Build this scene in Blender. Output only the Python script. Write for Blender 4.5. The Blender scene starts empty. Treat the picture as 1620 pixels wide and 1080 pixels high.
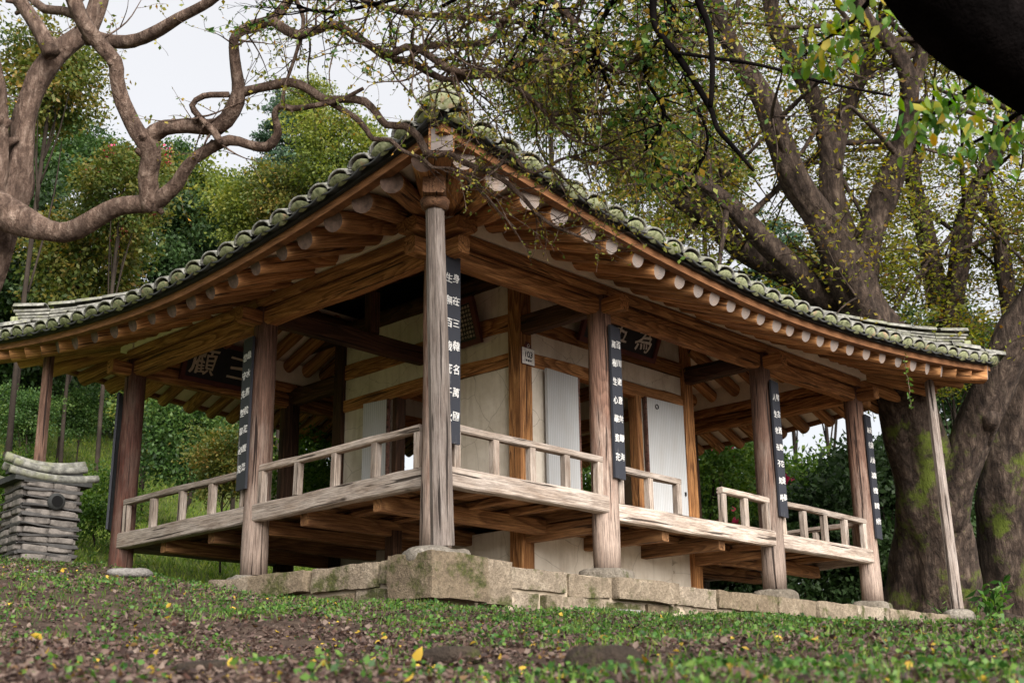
import bpy, math, random
import numpy as np
from mathutils import Vector, Matrix, noise
random.seed(7); rng = np.random.default_rng(11)
S = bpy.context.scene
COL = S.collection

# ------------------------------------------------------------------ camera, world, sun, exposure
F_PX, PITCH, ROLL, HEAD = 1944.0, 0.3025, -0.0117, 0.7693
CAM = Vector((-7.401, -8.138, -1.508))
FW = Vector((math.cos(HEAD)*math.cos(PITCH), math.sin(HEAD)*math.cos(PITCH), math.sin(PITCH)))
RT0 = Vector((math.sin(HEAD), -math.cos(HEAD), 0)); UP0 = RT0.cross(FW)
RT = RT0*math.cos(ROLL) + UP0*math.sin(ROLL); UP = UP0*math.cos(ROLL) - RT0*math.sin(ROLL)
cd = bpy.data.cameras.new('camera'); cam = bpy.data.objects.new('camera', cd); COL.objects.link(cam)
cd.sensor_width = 36; cd.lens = F_PX/1620*36; cd.clip_end = 2000; cd.clip_start = 0.05
cam.matrix_world = Matrix(((RT.x, UP.x, -FW.x, CAM.x), (RT.y, UP.y, -FW.y, CAM.y), (RT.z, UP.z, -FW.z, CAM.z), (0, 0, 0, 1)))
cd.dof.use_dof = True; cd.dof.focus_distance = 11.5; cd.dof.aperture_fstop = 5.0
S.camera = cam
SUN_DIR = Vector((-0.34, -0.82, 0.46)).normalized()            # towards the sun
sd = bpy.data.lights.new('sun', 'SUN'); sun = bpy.data.objects.new('sun', sd); COL.objects.link(sun)
sd.energy = 1.5; sd.angle = math.radians(50); sd.color = (1.0, 0.95, 0.89)
sun.rotation_euler = SUN_DIR.to_track_quat('Z', 'Y').to_euler()
W = bpy.data.worlds.new('World'); S.world = W; W.use_nodes = True
nt = W.node_tree; nt.nodes.clear()
sky = nt.nodes.new('ShaderNodeTexSky'); sky.sky_type = 'NISHITA'; sky.sun_disc = False
sky.sun_elevation = math.asin(SUN_DIR.z); sky.sun_rotation = math.atan2(SUN_DIR.x, SUN_DIR.y)
b1 = nt.nodes.new('ShaderNodeBackground'); b1.inputs[1].default_value = 0.05
nt.links.new(sky.outputs[0], b1.inputs[0])
tc = nt.nodes.new('ShaderNodeTexCoord'); nz = nt.nodes.new('ShaderNodeTexNoise'); nz.inputs['Scale'].default_value = 2.0; nz.inputs['Detail'].default_value = 3
rp = nt.nodes.new('ShaderNodeValToRGB'); rp.color_ramp.elements[0].color = (0.90, 0.885, 0.885, 1); rp.color_ramp.elements[1].color = (1.0, 0.985, 0.98, 1)
nt.links.new(tc.outputs['Generated'], nz.inputs['Vector']); nt.links.new(nz.outputs['Fac'], rp.inputs[0])
b2 = nt.nodes.new('ShaderNodeBackground'); b2.inputs[1].default_value = 0.150
nt.links.new(rp.outputs[0], b2.inputs[0])
mx = nt.nodes.new('ShaderNodeMixShader'); mx.inputs[0].default_value = 0.9
nt.links.new(b1.outputs[0], mx.inputs[1]); nt.links.new(b2.outputs[0], mx.inputs[2])
wo = nt.nodes.new('ShaderNodeOutputWorld'); nt.links.new(mx.outputs[0], wo.inputs[0])
S.view_settings.view_transform = 'Standard'; S.view_settings.look = 'None'; S.view_settings.gamma = 1
S.view_settings.exposure = 2.7; S.view_settings.use_curve_mapping = False
S.render.engine = 'CYCLES'; S.cycles.max_bounces = 7; S.cycles.transparent_max_bounces = 6; S.cycles.use_denoising = True

def at(u, v, d):                       # a point seen at (u, v) of the 1620x1080 picture, d metres deep
    return CAM + (FW + RT*((u-810)/F_PX) - UP*((v-540)/F_PX))*d

# ------------------------------------------------------------------ helpers
WM = {}
def place(o, parent, M=None):
    COL.objects.link(o); M = M or Matrix.Identity(4); o.matrix_world = M; WM[o] = M
    if parent is not None:
        o.parent = parent; o.matrix_parent_inverse = WM[parent].inverted(); o.matrix_basis = M
    else:
        o.matrix_basis = M
    return o
def tag(o, label=None, cat=None, group=None, kind=None):
    for k, v in (('label', label), ('category', cat), ('group', group), ('kind', kind)):
        if v: o[k] = v
    return o
def empty(name, loc=(0, 0, 0)):
    o = bpy.data.objects.new(name, None); o.empty_display_size = 0.2
    return place(o, None, Matrix.Translation(loc))
def obj(name, me, mat=None, parent=None, M=None):
    if mat is not None and len(me.materials) == 0: me.materials.append(mat)
    return place(bpy.data.objects.new(name, me), parent, M)
class MB:
    def __init__(s): s.v = []; s.f = []
    def add(s, v, f):
        n = len(s.v); s.v += [tuple(p) for p in v]; s.f += [tuple(i+n for i in q) for q in f]
    def box(s, c, size, M=None):
        x, y, z = (a/2 for a in size); M = M or Matrix.Identity(3)
        s.add([Vector(c)+M @ Vector((a*x, b*y, d*z)) for a in (-1, 1) for b in (-1, 1) for d in (-1, 1)],
              [(0, 1, 3, 2), (4, 6, 7, 5), (0, 4, 5, 1), (2, 3, 7, 6), (0, 2, 6, 4), (1, 5, 7, 3)])
    def mesh(s, name='m', smooth=False):
        me = bpy.data.meshes.new(name); me.from_pydata(s.v, [], s.f); me.update()
        if smooth: me.polygons.foreach_set('use_smooth', [True]*len(me.polygons))
        return me
    def build(s, name, mat, parent=None, M=None, smooth=False): return obj(name, s.mesh(name, smooth), mat, parent, M)
def np_mesh(name, V, Q, rnd=None, smooth=False):
    me = bpy.data.meshes.new(name); V = np.asarray(V, np.float32).reshape(-1, 3); Q = np.asarray(Q, np.int32); k = Q.shape[1]; m = len(Q)
    me.vertices.add(len(V)); me.vertices.foreach_set('co', V.ravel())
    me.loops.add(m*k); me.loops.foreach_set('vertex_index', Q.ravel())
    me.polygons.add(m); me.polygons.foreach_set('loop_start', np.arange(0, m*k, k, dtype=np.int32)); me.polygons.foreach_set('loop_total', np.full(m, k, np.int32))
    if smooth: me.polygons.foreach_set('use_smooth', np.ones(m, bool))
    me.update(calc_edges=True)
    if rnd is not None:
        a = me.attributes.new('rnd', 'FLOAT', 'POINT'); a.data.foreach_set('value', np.asarray(rnd, np.float32))
    return me
def frame(p0, p1, up=Vector((0, 0, 1))):
    x = (p1-p0).normalized()
    if abs(x.dot(up)) > .98: up = Vector((0, 1, 0))
    y = up.cross(x).normalized(); z = x.cross(y)
    c = (p0+p1)/2
    return Matrix(((x.x, y.x, z.x, c.x), (x.y, y.y, z.y, c.y), (x.z, y.z, z.z, c.z), (0, 0, 0, 1)))
def timber(name, p0, p1, w, h, mat, parent, ch=.012, wob=.006, seg=None):
    """squared, hand-hewn timber, grain along local X"""
    p0, p1 = Vector(p0), Vector(p1); L = (p1-p0).length; n = seg or max(2, int(L/.35)); m = MB()
    c = min(ch, w*.3, h*.3); so = random.random()*100
    sec = [(-w/2+c, -h/2), (w/2-c, -h/2), (w/2, -h/2+c), (w/2, h/2-c), (w/2-c, h/2), (-w/2+c, h/2), (-w/2, h/2-c), (-w/2, -h/2+c)]
    for i in range(n+1):
        x = -L/2+L*i/n
        dy = noise.noise(Vector((x*.9, so, 0)))*wob; dz = noise.noise(Vector((x*.9, so, 7)))*wob
        for j, (y, z) in enumerate(sec):
            q = noise.noise(Vector((x*2.5, so+j*3.1, 3)))*wob*.8
            m.v.append((x, y+dy+q*.6, z+dz+q))
    for i in range(n):
        for j in range(8): a = i*8+j; b = i*8+(j+1) % 8; m.f.append((a, b, b+8, a+8))
    m.f.append(tuple(range(7, -1, -1))); m.f.append(tuple(n*8+j for j in range(8)))
    return m.build(name, mat, parent, frame(p0, p1))
def log(name, p0, p1, r0, r1, mat, parent, n=18, wob=.008, seg=None, cap=None):
    """round timber, grain along local X"""
    p0, p1 = Vector(p0), Vector(p1); L = (p1-p0).length; k = seg or max(2, int(L/.3)); m = MB(); so = random.random()*100
    for i in range(k+1):
        t = i/k; x = -L/2+L*t; r = r0+(r1-r0)*t
        for j in range(n):
            a = 2*math.pi*j/n
            rr = r+noise.noise(Vector((x*1.6, so+math.cos(a)*.9, math.sin(a)*.9)))*wob
            m.v.append((x, rr*math.cos(a), rr*math.sin(a)))
    for i in range(k):
        for j in range(n): a = i*n+j; b = i*n+(j+1) % n; m.f.append((a, b, b+n, a+n))
    me = m.mesh(name, True)
    import bmesh
    bm = bmesh.new(); bm.from_mesh(me); bm.verts.ensure_lookup_table()
    f1 = bm.faces.new([bm.verts[j] for j in range(n-1, -1, -1)]); f2 = bm.faces.new([bm.verts[k*n+j] for j in range(n)])
    f1.smooth = f2.smooth = False
    me.materials.append(mat)
    if cap: me.materials.append(cap); f1.material_index = 1
    bm.to_mesh(me); bm.free()
    return obj(name, me, None, parent, frame(p0, p1))
def spline(pts, step):
    """Catmull-Rom through (x,y,z,r) rows, resampled"""
    P = np.array(pts, float); P = np.vstack([2*P[0]-P[1], P, 2*P[-1]-P[-2]]); out = []
    for i in range(1, len(P)-2):
        a, b, c, d = P[i-1:i+3]; n = max(2, int(np.linalg.norm(c[:3]-b[:3])/step))
        for k in range(n):
            t = k/n
            out.append(.5*((2*b)+(-a+c)*t+(2*a-5*b+4*c-d)*t*t+(-a+3*b-3*c+d)*t**3))
    out.append(P[-2]); out = np.array(out); out[:, 3] = np.maximum(out[:, 3], .0015)
    return out
def tube(mb, Q, n, rough=0.0, seed=0.0):
    base = len(mb.v); K = len(Q); up = Vector((.3, .2, 1)).normalized()
    for i in range(K):
        p = Vector(Q[i][:3]); t = Vector(Q[min(i+1, K-1)][:3])-Vector(Q[max(i-1, 0)][:3])
        if t.length < 1e-7: t = Vector((0, 0, 1))
        t.normalize(); s = t.cross(up)
        if s.length < 1e-3: s = t.cross(Vector((1, 0, 0)))
        s.normalize(); up = s.cross(t); r = Q[i][3]
        for j in range(n):
            a = 2*math.pi*j/n; d = s*math.cos(a)+up*math.sin(a)
            rr = r*(1+rough*(noise.noise(Vector((p.x*1.1+seed, p.y*1.1, p.z*1.1))*1.3+d*1.4)+.75*noise.noise(Vector((p.x+seed, p.y, p.z))*1.1+d*4.2))) if rough else r
            mb.v.append(tuple(p+d*rr))
    for i in range(K-1):
        for j in range(n): a = base+i*n+j; b = base+i*n+(j+1) % n; mb.f.append((a, b, b+n, a+n))
    mb.f.append(tuple(base+(K-1)*n+j for j in range(n))); mb.f.append(tuple(base+j for j in range(n-1, -1, -1)))
def unit(a): return a/np.maximum(np.linalg.norm(a, axis=-1, keepdims=True), 1e-9)
def leaf_geo(P, D, size, width=.5, curl=.15, rnd=None, six=False):
    """kite leaves (or two-quad leaves) at P pointing along D"""
    N = len(P); D = unit(D); sd_ = unit(np.cross(D, rng.normal(size=(N, 3)))); nn = np.cross(D, sd_); s = np.asarray(size).reshape(-1, 1)*np.ones((N, 1))
    rnd = rng.random(N) if rnd is None else rnd
    if not six:
        V = np.stack([P, P+D*s*.5+sd_*s*width*.5+nn*s*curl, P+D*s, P+D*s*.5-sd_*s*width*.5+nn*s*curl], 1)
        Q = np.arange(N*4).reshape(N, 4); return V.reshape(-1, 3), Q, np.repeat(rnd, 4)
    V = np.stack([P, P+D*s*.3+sd_*s*width*.48+nn*s*curl, P+D*s*.68+sd_*s*width*.36+nn*s*curl, P+D*s*1.0-nn*s*.08,
                  P+D*s*.68-sd_*s*width*.36+nn*s*curl, P+D*s*.3-sd_*s*width*.48+nn*s*curl, P+D*s*.35, P+D*s*.7], 1)
    q = np.array([[0, 1, 6, 5], [1, 2, 7, 6], [6, 7, 4, 5], [2, 3, 4, 7]])
    Q = (np.arange(N)[:, None, None]*8+q[None]).reshape(-1, 4); return V.reshape(-1, 3), Q, np.repeat(rnd, 8)
def leaves_obj(name, parts, mat, parent=None):
    V = []; Q = []; R = []; n = 0
    for v, q, r in parts: V.append(v); Q.append(q+n); R.append(r); n += len(v)
    return obj(name, np_mesh(name, np.vstack(V), np.vstack(Q), np.concatenate(R)), mat, parent)

# ------------------------------------------------------------------ materials
class NT:
    def __init__(s, name):
        s.m = bpy.data.materials.new(name); s.m.use_nodes = True; s.t = s.m.node_tree; s.t.nodes.clear()
        s.out = s.n('ShaderNodeOutputMaterial'); s.b = s.n('ShaderNodeBsdfPrincipled'); s.l(s.b.outputs[0], s.out.inputs[0])
    def n(s, t, **k):
        x = s.t.nodes.new(t)
        for a, b in k.items(): setattr(x, a, b)
        return x
    def l(s, a, b): s.t.links.new(a, b)
    def coord(s, kind='Object', scale=(1, 1, 1), off=None):
        tc = s.n('ShaderNodeTexCoord'); mp = s.n('ShaderNodeMapping'); mp.inputs['Scale'].default_value = scale
        s.l(tc.outputs[kind], mp.inputs['Vector'])
        if off == 'random':
            oi = s.n('ShaderNodeObjectInfo'); mu = s.n('ShaderNodeMath', operation='MULTIPLY'); mu.inputs[1].default_value = 37.0
            s.l(oi.outputs['Random'], mu.inputs[0]); cb = s.n('ShaderNodeCombineXYZ')
            for i in range(3): s.l(mu.outputs[0], cb.inputs[i])
            s.l(cb.outputs[0], mp.inputs['Location'])
        return mp.outputs[0]
    def noise(s, vec, scale, detail=4, rough=.6, dist=0.0):
        x = s.n('ShaderNodeTexNoise'); x.inputs['Scale'].default_value = scale; x.inputs['Detail'].default_value = detail
        x.inputs['Roughness'].default_value = rough; x.inputs['Distortion'].default_value = dist; s.l(vec, x.inputs['Vector']); return x.outputs['Fac']
    def ramp(s, fac, stops, interp='LINEAR'):
        r = s.n('ShaderNodeValToRGB'); r.color_ramp.interpolation = interp; e = r.color_ramp.elements
        while len(e) < len(stops): e.new(.5)
        for i, (p, c) in enumerate(stops):
            e[i].position = p; e[i].color = (c[0], c[1], c[2], 1) if hasattr(c, '__len__') else (c, c, c, 1)
        s.l(fac, r.inputs[0]); return r.outputs[0]
    def mix(s, fac, a, b, mode='MIX'):
        x = s.n('ShaderNodeMix', data_type='RGBA', blend_type=mode)
        for sock, v in ((x.inputs[0], fac), (x.inputs[6], a), (x.inputs[7], b)):
            if hasattr(v, 'is_linked') or hasattr(v, 'links'): s.l(v, sock)
            elif hasattr(v, '__len__'): sock.default_value = (v[0], v[1], v[2], 1)
            else: sock.default_value = v
        return x.outputs[2]
    def math(s, op, a, b=0.0):
        x = s.n('ShaderNodeMath', operation=op)
        for i, v in enumerate((a, b)):
            if hasattr(v, 'links'): s.l(v, x.inputs[i])
            else: x.inputs[i].default_value = v
        return x.outputs[0]
    def bump(s, h, strength=.4, dist=.01):
        x = s.n('ShaderNodeBump'); x.inputs['Strength'].default_value = strength; x.inputs['Distance'].default_value = dist
        s.l(h, x.inputs['Height']); s.l(x.outputs[0], s.b.inputs['Normal'])
    def col(s, c, rough=.8, spec=.3):
        if hasattr(c, 'links'): s.l(c, s.b.inputs['Base Color'])
        else: s.b.inputs['Base Color'].default_value = (*c, 1)
        s.b.inputs['Roughness'].default_value = rough; s.b.inputs['Specular IOR Level'].default_value = spec
def wood(name, light, mid, dark, grey=None, greyamt=.4, bleach=None, figure=1.0):
    g = NT(name); v = g.coord('Object', (.35, 1, 1), 'random')
    fig = g.noise(g.coord('Object', (.42, 3.6, 3.6), 'random'), 1.0, 1.5, .45, .35)
    rg = g.math('FRACT', g.math('MULTIPLY', fig, 15.0))
    st = g.noise(g.coord('Object', (1.2, 38, 38), 'random'), 2.0, 5, .7)
    base = g.ramp(rg, [(0, light), (.45, mid), (.86, dark), (1, tuple((p+q)/2 for p, q in zip(light, mid)))])
    if figure < 1: base = g.mix(figure, tuple((p+q)/2 for p, q in zip(light, mid)), base)
    c = g.mix(g.ramp(st, [(.35, 0), (.75, 1)]), base, dark)
    c = g.mix(.6, base, c)
    blot = g.noise(g.coord('Object', (.8, 3, 3), 'random'), 1.6, 4, .6)
    c = g.mix(g.ramp(blot, [(.3, 0), (.75, .75)]), c, tuple(x*.55 for x in mid))
    if grey:
        gm = g.noise(g.coord('Object', (1.6, 6, 6), 'random'), 1.5, 5, .65)
        c = g.mix(g.ramp(gm, [(.5-greyamt*.5, 0), (.85-greyamt*.4, .9)]), c, grey)
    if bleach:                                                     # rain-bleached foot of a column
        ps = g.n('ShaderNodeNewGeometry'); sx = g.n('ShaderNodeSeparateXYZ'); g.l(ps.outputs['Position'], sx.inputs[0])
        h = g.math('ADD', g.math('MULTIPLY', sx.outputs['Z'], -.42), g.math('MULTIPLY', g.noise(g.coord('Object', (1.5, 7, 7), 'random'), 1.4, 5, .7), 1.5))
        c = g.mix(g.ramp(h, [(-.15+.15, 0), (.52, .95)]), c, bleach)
    kn = g.n('ShaderNodeTexVoronoi', feature='F1'); kn.inputs['Scale'].default_value = 2.3; g.l(g.coord('Object', (.55, 1.5, 1.5), 'random'), kn.inputs['Vector'])
    c = g.mix(g.ramp(kn.outputs['Distance'], [(.03, .85), (.09, 0)]), c, tuple(x*.25 for x in dark))
    fib = g.noise(g.coord('Object', (2.2, 70, 70), 'random'), 1.6, 4, .75)
    c = g.mix(g.ramp(fib, [(.42, .55), (.55, 0)]), c, tuple(x*.45 for x in dark)); c = g.mix(g.ramp(fib, [(.55, 0), (.72, .35)]), c, tuple(min(.8, x*1.35) for x in light))
    stn = g.noise(g.coord('Object', (.55, 2.2, 2.2), 'random'), 1.9, 6, .7)
    c = g.mix(g.ramp(stn, [(.50, 0), (.68, .42)]), c, tuple(x*.8 for x in dark))
    crk = g.noise(g.coord('Object', (.7, 24, 24), 'random'), 1.3, 3, .5, .3)
    ck = g.ramp(crk, [(.345, 1), (.38, 0)])
    c = g.mix(g.math('MULTIPLY', ck, .92), c, tuple(x*.2 for x in dark))
    oi = g.n('ShaderNodeObjectInfo'); hs = g.n('ShaderNodeHueSaturation'); g.l(c, hs.inputs['Color'])
    g.l(g.math('ADD', g.math('MULTIPLY', oi.outputs['Random'], .55), .75), hs.inputs['Value'])
    g.col(hs.outputs[0], .78, .25)
    g.bump(g.math('ADD', g.math('ADD', g.math('MULTIPLY', st, .6), g.math('MULTIPLY', fib, .7)), g.math('MULTIPLY', ck, -1.6)), .8, .007)
    return g.m
WOOD_BROWN = wood('wood_brown', (.64, .33, .135), (.46, .21, .075), (.14, .055, .02))
WOOD_RAFTER = wood('wood_rafter', (.70, .37, .155), (.52, .24, .09), (.18, .074, .028))
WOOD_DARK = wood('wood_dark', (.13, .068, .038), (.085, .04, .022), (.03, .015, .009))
WOOD_GREY = wood('wood_grey', (.40, .31, .24), (.30, .22, .165), (.10, .065, .045), (.47, .41, .36), .48, figure=.6)
WOOD_POST = wood('wood_post', (.30, .24, .20), (.225, .175, .145), (.085, .06, .048), (.31, .27, .245), .45, figure=.5)
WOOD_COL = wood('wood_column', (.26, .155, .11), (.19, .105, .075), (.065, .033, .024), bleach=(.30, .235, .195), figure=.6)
WOOD_RED = wood('wood_red', (.20, .075, .05), (.15, .05, .034), (.06, .022, .016), (.22, .15, .12), .3)
WOOD_AGED = wood('wood_aged', (.30, .165, .09), (.21, .105, .055), (.07, .033, .018))
WOOD_FLOOR = wood('wood_floor', (.46, .25, .11), (.33, .165, .07), (.12, .052, .022))
def simple(name, c, rough=.8, var=.25, scale=6, kind='Object', bump=.2):
    g = NT(name); v = g.coord(kind, (1, 1, 1), 'random' if kind == 'Object' else None); f = g.noise(v, scale, 5, .65)
    g.col(g.ramp(f, [(.25, tuple(x*(1-var) for x in c)), (.75, tuple(min(1, x*(1+var)) for x in c))]), rough)
    g.bump(f, bump, .01); return g.m
def plaster_mat():
    g = NT('plaster'); v = g.coord('Object')
    f = g.noise(v, 2.2, 6, .65); c = g.ramp(f, [(.25, (.50, .435, .35)), (.6, (.68, .62, .535)), (.85, (.74, .69, .61))])
    s = g.noise(g.coord('Object', (5, 5, .6)), 2.4, 4, .6); c = g.mix(g.ramp(s, [(.50, 0), (.75, .42)]), c, (.32, .25, .18)); s2 = g.noise(v, 1.1, 5, .65, .6); c = g.mix(g.ramp(s2, [(.55, 0), (.7, .45)]), c, (.38, .33, .27)); cr = g.n('ShaderNodeTexVoronoi', feature='DISTANCE_TO_EDGE'); cr.inputs['Scale'].default_value = 1.7; g.l(g.mix(.10, v, g.n('ShaderNodeTexNoise').outputs['Color']), cr.inputs['Vector']); c = g.mix(g.ramp(cr.outputs['Distance'], [(.0, .7), (.006, 0)]), c, (.2, .16, .11))
    g.col(c, .9, .2); g.bump(g.noise(v, 9, 6, .7), .35, .012); return g.m
PLASTER = plaster_mat()
SOFFIT = simple('soffit_plaster', (.80, .70, .57), .9, .14, 5)
PAPER = NT('door_paper')
_st = PAPER.n('ShaderNodeTexWave', wave_type='BANDS', bands_direction='X'); _st.inputs['Scale'].default_value = 9.5; _st.inputs['Distortion'].default_value = .4; PAPER.l(PAPER.coord('Object'), _st.inputs['Vector'])
PAPER.col(PAPER.mix(PAPER.ramp(PAPER.noise(PAPER.coord('Object', (3, 3, 1)), 2, 5), [(.3, 0), (.8, .6)]), PAPER.ramp(_st.outputs['Fac'], [(0, (.33, .35, .365)), (.25, (.46, .48, .495)), (1, (.50, .515, .525))]), (.36, .34, .315)), .8)
PAPER = PAPER.m
def tile_mat(name, lich, dark):
    g = NT(name); v = g.coord('Object', (1, 1, 1), 'random'); f = g.noise(v, 14, 6, .7); h = g.noise(v, 5, 4, .6)
    c = g.ramp(f, [(.3, dark), (.5, tuple((a+b)/2 for a, b in zip(dark, lich))), (.62, lich)])
    c = g.mix(g.ramp(h, [(.52, 0), (.68, .6)]), c, (.17, .18, .085)); g.col(c, .9, .2); g.bump(f, .5, .01); return g.m
TILE = tile_mat('roof_tile', (.27, .265, .24), (.045, .045, .043))
TILE_RIDGE = tile_mat('ridge_tile', (.26, .255, .225), (.06, .06, .054))
TILE_DARK = simple('gutter_tile', (.030, .031, .030), .9, .4, 12)
def disc_mat():
    g = NT('tile_end_plaster'); v = g.coord('Object', (1, 1, 1), 'random'); f = g.noise(v, 16, 5, .7)
    c = g.ramp(f, [(.30, (.05, .055, .03)), (.44, (.17, .185, .10)), (.58, (.27, .285, .165)), (.8, (.36, .355, .28))])
    k = g.noise(v, 7, 2); g.col(g.mix(g.ramp(k, [(.62, 0), (.72, .7)]), c, (.42, .27, .18)), .95, .1); g.bump(f, .5, .008); return g.m
DISC = disc_mat()
ENDGRAIN = NT('rafter_end')
_rg = ENDGRAIN.n('ShaderNodeTexWave', wave_type='RINGS', rings_direction='X'); _rg.inputs['Scale'].default_value = 22; _rg.inputs['Distortion'].default_value = 2; ENDGRAIN.l(ENDGRAIN.coord('Object'), _rg.inputs['Vector'])
ENDGRAIN.col(ENDGRAIN.mix(ENDGRAIN.ramp(ENDGRAIN.noise(ENDGRAIN.coord('Object', (1, 1, 1), 'random'), 9, 4), [(.35, 0), (.75, .7)]), ENDGRAIN.ramp(_rg.outputs['Fac'], [(0, (.14, .11, .098)), (1, (.28, .25, .235))]), (.33, .24, .18)), .9)
ENDGRAIN = ENDGRAIN.m
ENDGREY = simple('angle_rafter_end_grey', (.15, .125, .115), .9, .35, 8)
ENDBROWN = simple('rafter_end_brown', (.085, .054, .04), .85, .65, 16)
BLACK = simple('lacquer_black', (.016, .017, .022), .5, .35, 5)
def sign_mat():
    g = NT('sign_board'); f = g.noise(g.coord('Object', (9, 1, .7), 'random'), 2.2, 6, .7); sx = g.n('ShaderNodeSeparateXYZ'); tc = g.n('ShaderNodeTexCoord'); g.l(tc.outputs['Object'], sx.inputs[0])
    k = g.math('ADD', f, g.math('MULTIPLY', sx.outputs['Z'], -.06))
    g.col(g.mix(g.ramp(k, [(.66, 0), (.74, .8)]), (.024, .026, .034), (.36, .34, .32)), .6, .3); g.bump(f, .3, .004); return g.m
SIGN = sign_mat()
WHITEP = simple('white_paint', (.62, .61, .59), .75, .38, 26)
CREAMP = simple('cream_paint', (.55, .47, .36), .7, .15, 20)
FRAME_RED = simple('frame_red', (.085, .025, .022), .6, .3, 6)
HOLE_DARK = simple('hole_dark', (.002, .002, .002), 1.0, .2, 9)  # near-black that paints the darkness of the chimney opening
IRON = simple('iron', (.03, .03, .032), .6, .3, 9)
def stone_mat(name, a, b, moss):
    g = NT(name); v = g.coord('Object', (1, 1, 1), 'random'); f = g.noise(v, 5, 7, .7); h = g.noise(v, 30, 4, .7)
    c = g.ramp(f, [(.25, tuple(x*.55 for x in a)), (.5, a), (.75, b)]); c = g.mix(g.ramp(h, [(.42, .5), (.6, 0)]), c, tuple(x*.4 for x in a))
    g2 = g.n('ShaderNodeNewGeometry'); m = g.noise(g2.outputs['Position'], 2.6, 6, .7); mo = g.ramp(m, [(moss, 0), (moss+.09, .9)])
    fine = g.ramp(g.noise(v, 42, 3, .7), [(.3, (.022, .03, .007)), (.7, (.085, .095, .022))])
    oi = g.n('ShaderNodeObjectInfo'); hs = g.n('ShaderNodeHueSaturation'); g.l(c, hs.inputs['Color']); g.l(g.math('ADD', g.math('MULTIPLY', oi.outputs['Random'], .5), .66), hs.inputs['Value']); g.l(g.math('ADD', g.math('MULTIPLY', oi.outputs['Random'], -.3), 1.1), hs.inputs['Saturation']); c = hs.outputs[0]; c = g.mix(mo, c, fine); pit = g.noise(v, 75, 3, .7); c = g.mix(g.ramp(pit, [(.36, .6), (.46, 0)]), c, tuple(x*.3 for x in a)); g.col(c, .92, .2); g.bump(g.math('ADD', g.math('ADD', f, g.math('MULTIPLY', h, .45)), g.math('MULTIPLY', pit, .25)), 1.0, .045); return g.m
STONE = stone_mat('platform_stone', (.30, .235, .165), (.43, .355, .26), .515)
STONE_B = stone_mat('base_stone', (.26, .225, .18), (.37, .33, .28), .60)
STONE_G = stone_mat('field_stone', (.30, .28, .26), (.42, .40, .38), .60)
MUD = simple('chimney_mud', (.135, .12, .108), .95, .75, 11, bump=1.0)
COURSE = simple('chimney_tile', (.055, .052, .05), .95, .5, 10)
def bark_mat(name, a, b, c_, moss=None, sc=1.0, bump=.6, crack=0):
    g = NT(name); ps = g.n('ShaderNodeNewGeometry'); mp = g.n('ShaderNodeMapping'); mp.inputs['Scale'].default_value = (sc, sc, sc*.35); g.l(ps.outputs['Position'], mp.inputs['Vector'])
    f = g.noise(mp.outputs[0], 7, 6, .7, .4); h = g.noise(ps.outputs['Position'], 2.3*sc, 5, .6)
    c = g.ramp(f, [(.28, a), (.5, b), (.72, c_)]); c = g.mix(g.ramp(h, [(.4, 0), (.7, .7)]), c, a)
    if crack:
        cv = g.n('ShaderNodeTexVoronoi', feature='DISTANCE_TO_EDGE'); cv.inputs['Scale'].default_value = crack; mp2 = g.n('ShaderNodeMapping'); mp2.inputs['Scale'].default_value = (1, 1, .22); g.l(g.mix(.12, ps.outputs['Position'], g.n('ShaderNodeTexNoise').outputs['Color']), mp2.inputs['Vector']); g.l(mp2.outputs[0], cv.inputs['Vector'])
        ckm = g.ramp(cv.outputs['Distance'], [(.0, 1), (.14, 0)]); c = g.mix(g.math('MULTIPLY', ckm, .42), c, tuple(x*.4 for x in a))
    if max(c_) < .02: g.b.inputs['Specular IOR Level'].default_value = 0
    if moss:
        m = g.noise(ps.outputs['Position'], 1.5, 6, .72); sx = g.n('ShaderNodeSeparateXYZ'); g.l(ps.outputs['Position'], sx.inputs[0])
        mm = g.math('ADD', m, g.math('MULTIPLY', g.math('MAXIMUM', g.math('SUBTRACT', sx.outputs['Z'], 2.2), 0), -.08))
        c = g.mix(g.ramp(mm, [(.53, 0), (.62, .85)]), c, moss)
    g.col(c, .95, .0 if max(c_) < .02 else .2); g.bump(g.math('ADD', f, g.math('MULTIPLY', g.noise(ps.outputs['Position'], 22*sc, 4, .7), .4)), bump, .05); return g.m
BARK_MYRTLE = bark_mat('bark_myrtle', (.026, .016, .012), (.15, .10, .076), (.36, .27, .215), sc=3.0, bump=1.0)
BARK_ZELKOVA = bark_mat('bark_zelkova', (.010, .007, .006), (.066, .046, .035), (.17, .127, .097), moss=(.085, .115, .014), sc=2.0, bump=1.0, crack=10)
BARK_DARK = bark_mat('bark_dark', (.003, .0026, .0026), (.006, .005, .005), (.011, .009, .009), sc=1)
BARK_BG = bark_mat('bark_background', (.012, .009, .007), (.03, .022, .017), (.055, .042, .033), sc=.8)
def leaf_mat(name, pal, trans=.35, rough=.55):
    g = NT(name); a = g.n('ShaderNodeAttribute', attribute_name='rnd'); n = len(pal)
    c = g.ramp(a.outputs['Fac'], [(i/(n-1), p) for i, p in enumerate(pal)]); g.col(c, rough, .35)
    tr = g.n('ShaderNodeBsdfTranslucent'); hs = g.n('ShaderNodeHueSaturation'); hs.inputs['Saturation'].default_value = 1.15; hs.inputs['Value'].default_value = 1.3
    g.l(c, hs.inputs['Color']); g.l(hs.outputs[0], tr.inputs[0]); ms = g.n('ShaderNodeMixShader'); ms.inputs[0].default_value = trans
    g.l(g.b.outputs[0], ms.inputs[1]); g.l(tr.outputs[0], ms.inputs[2]); g.l(ms.outputs[0], g.out.inputs[0]); return g.m
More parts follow.
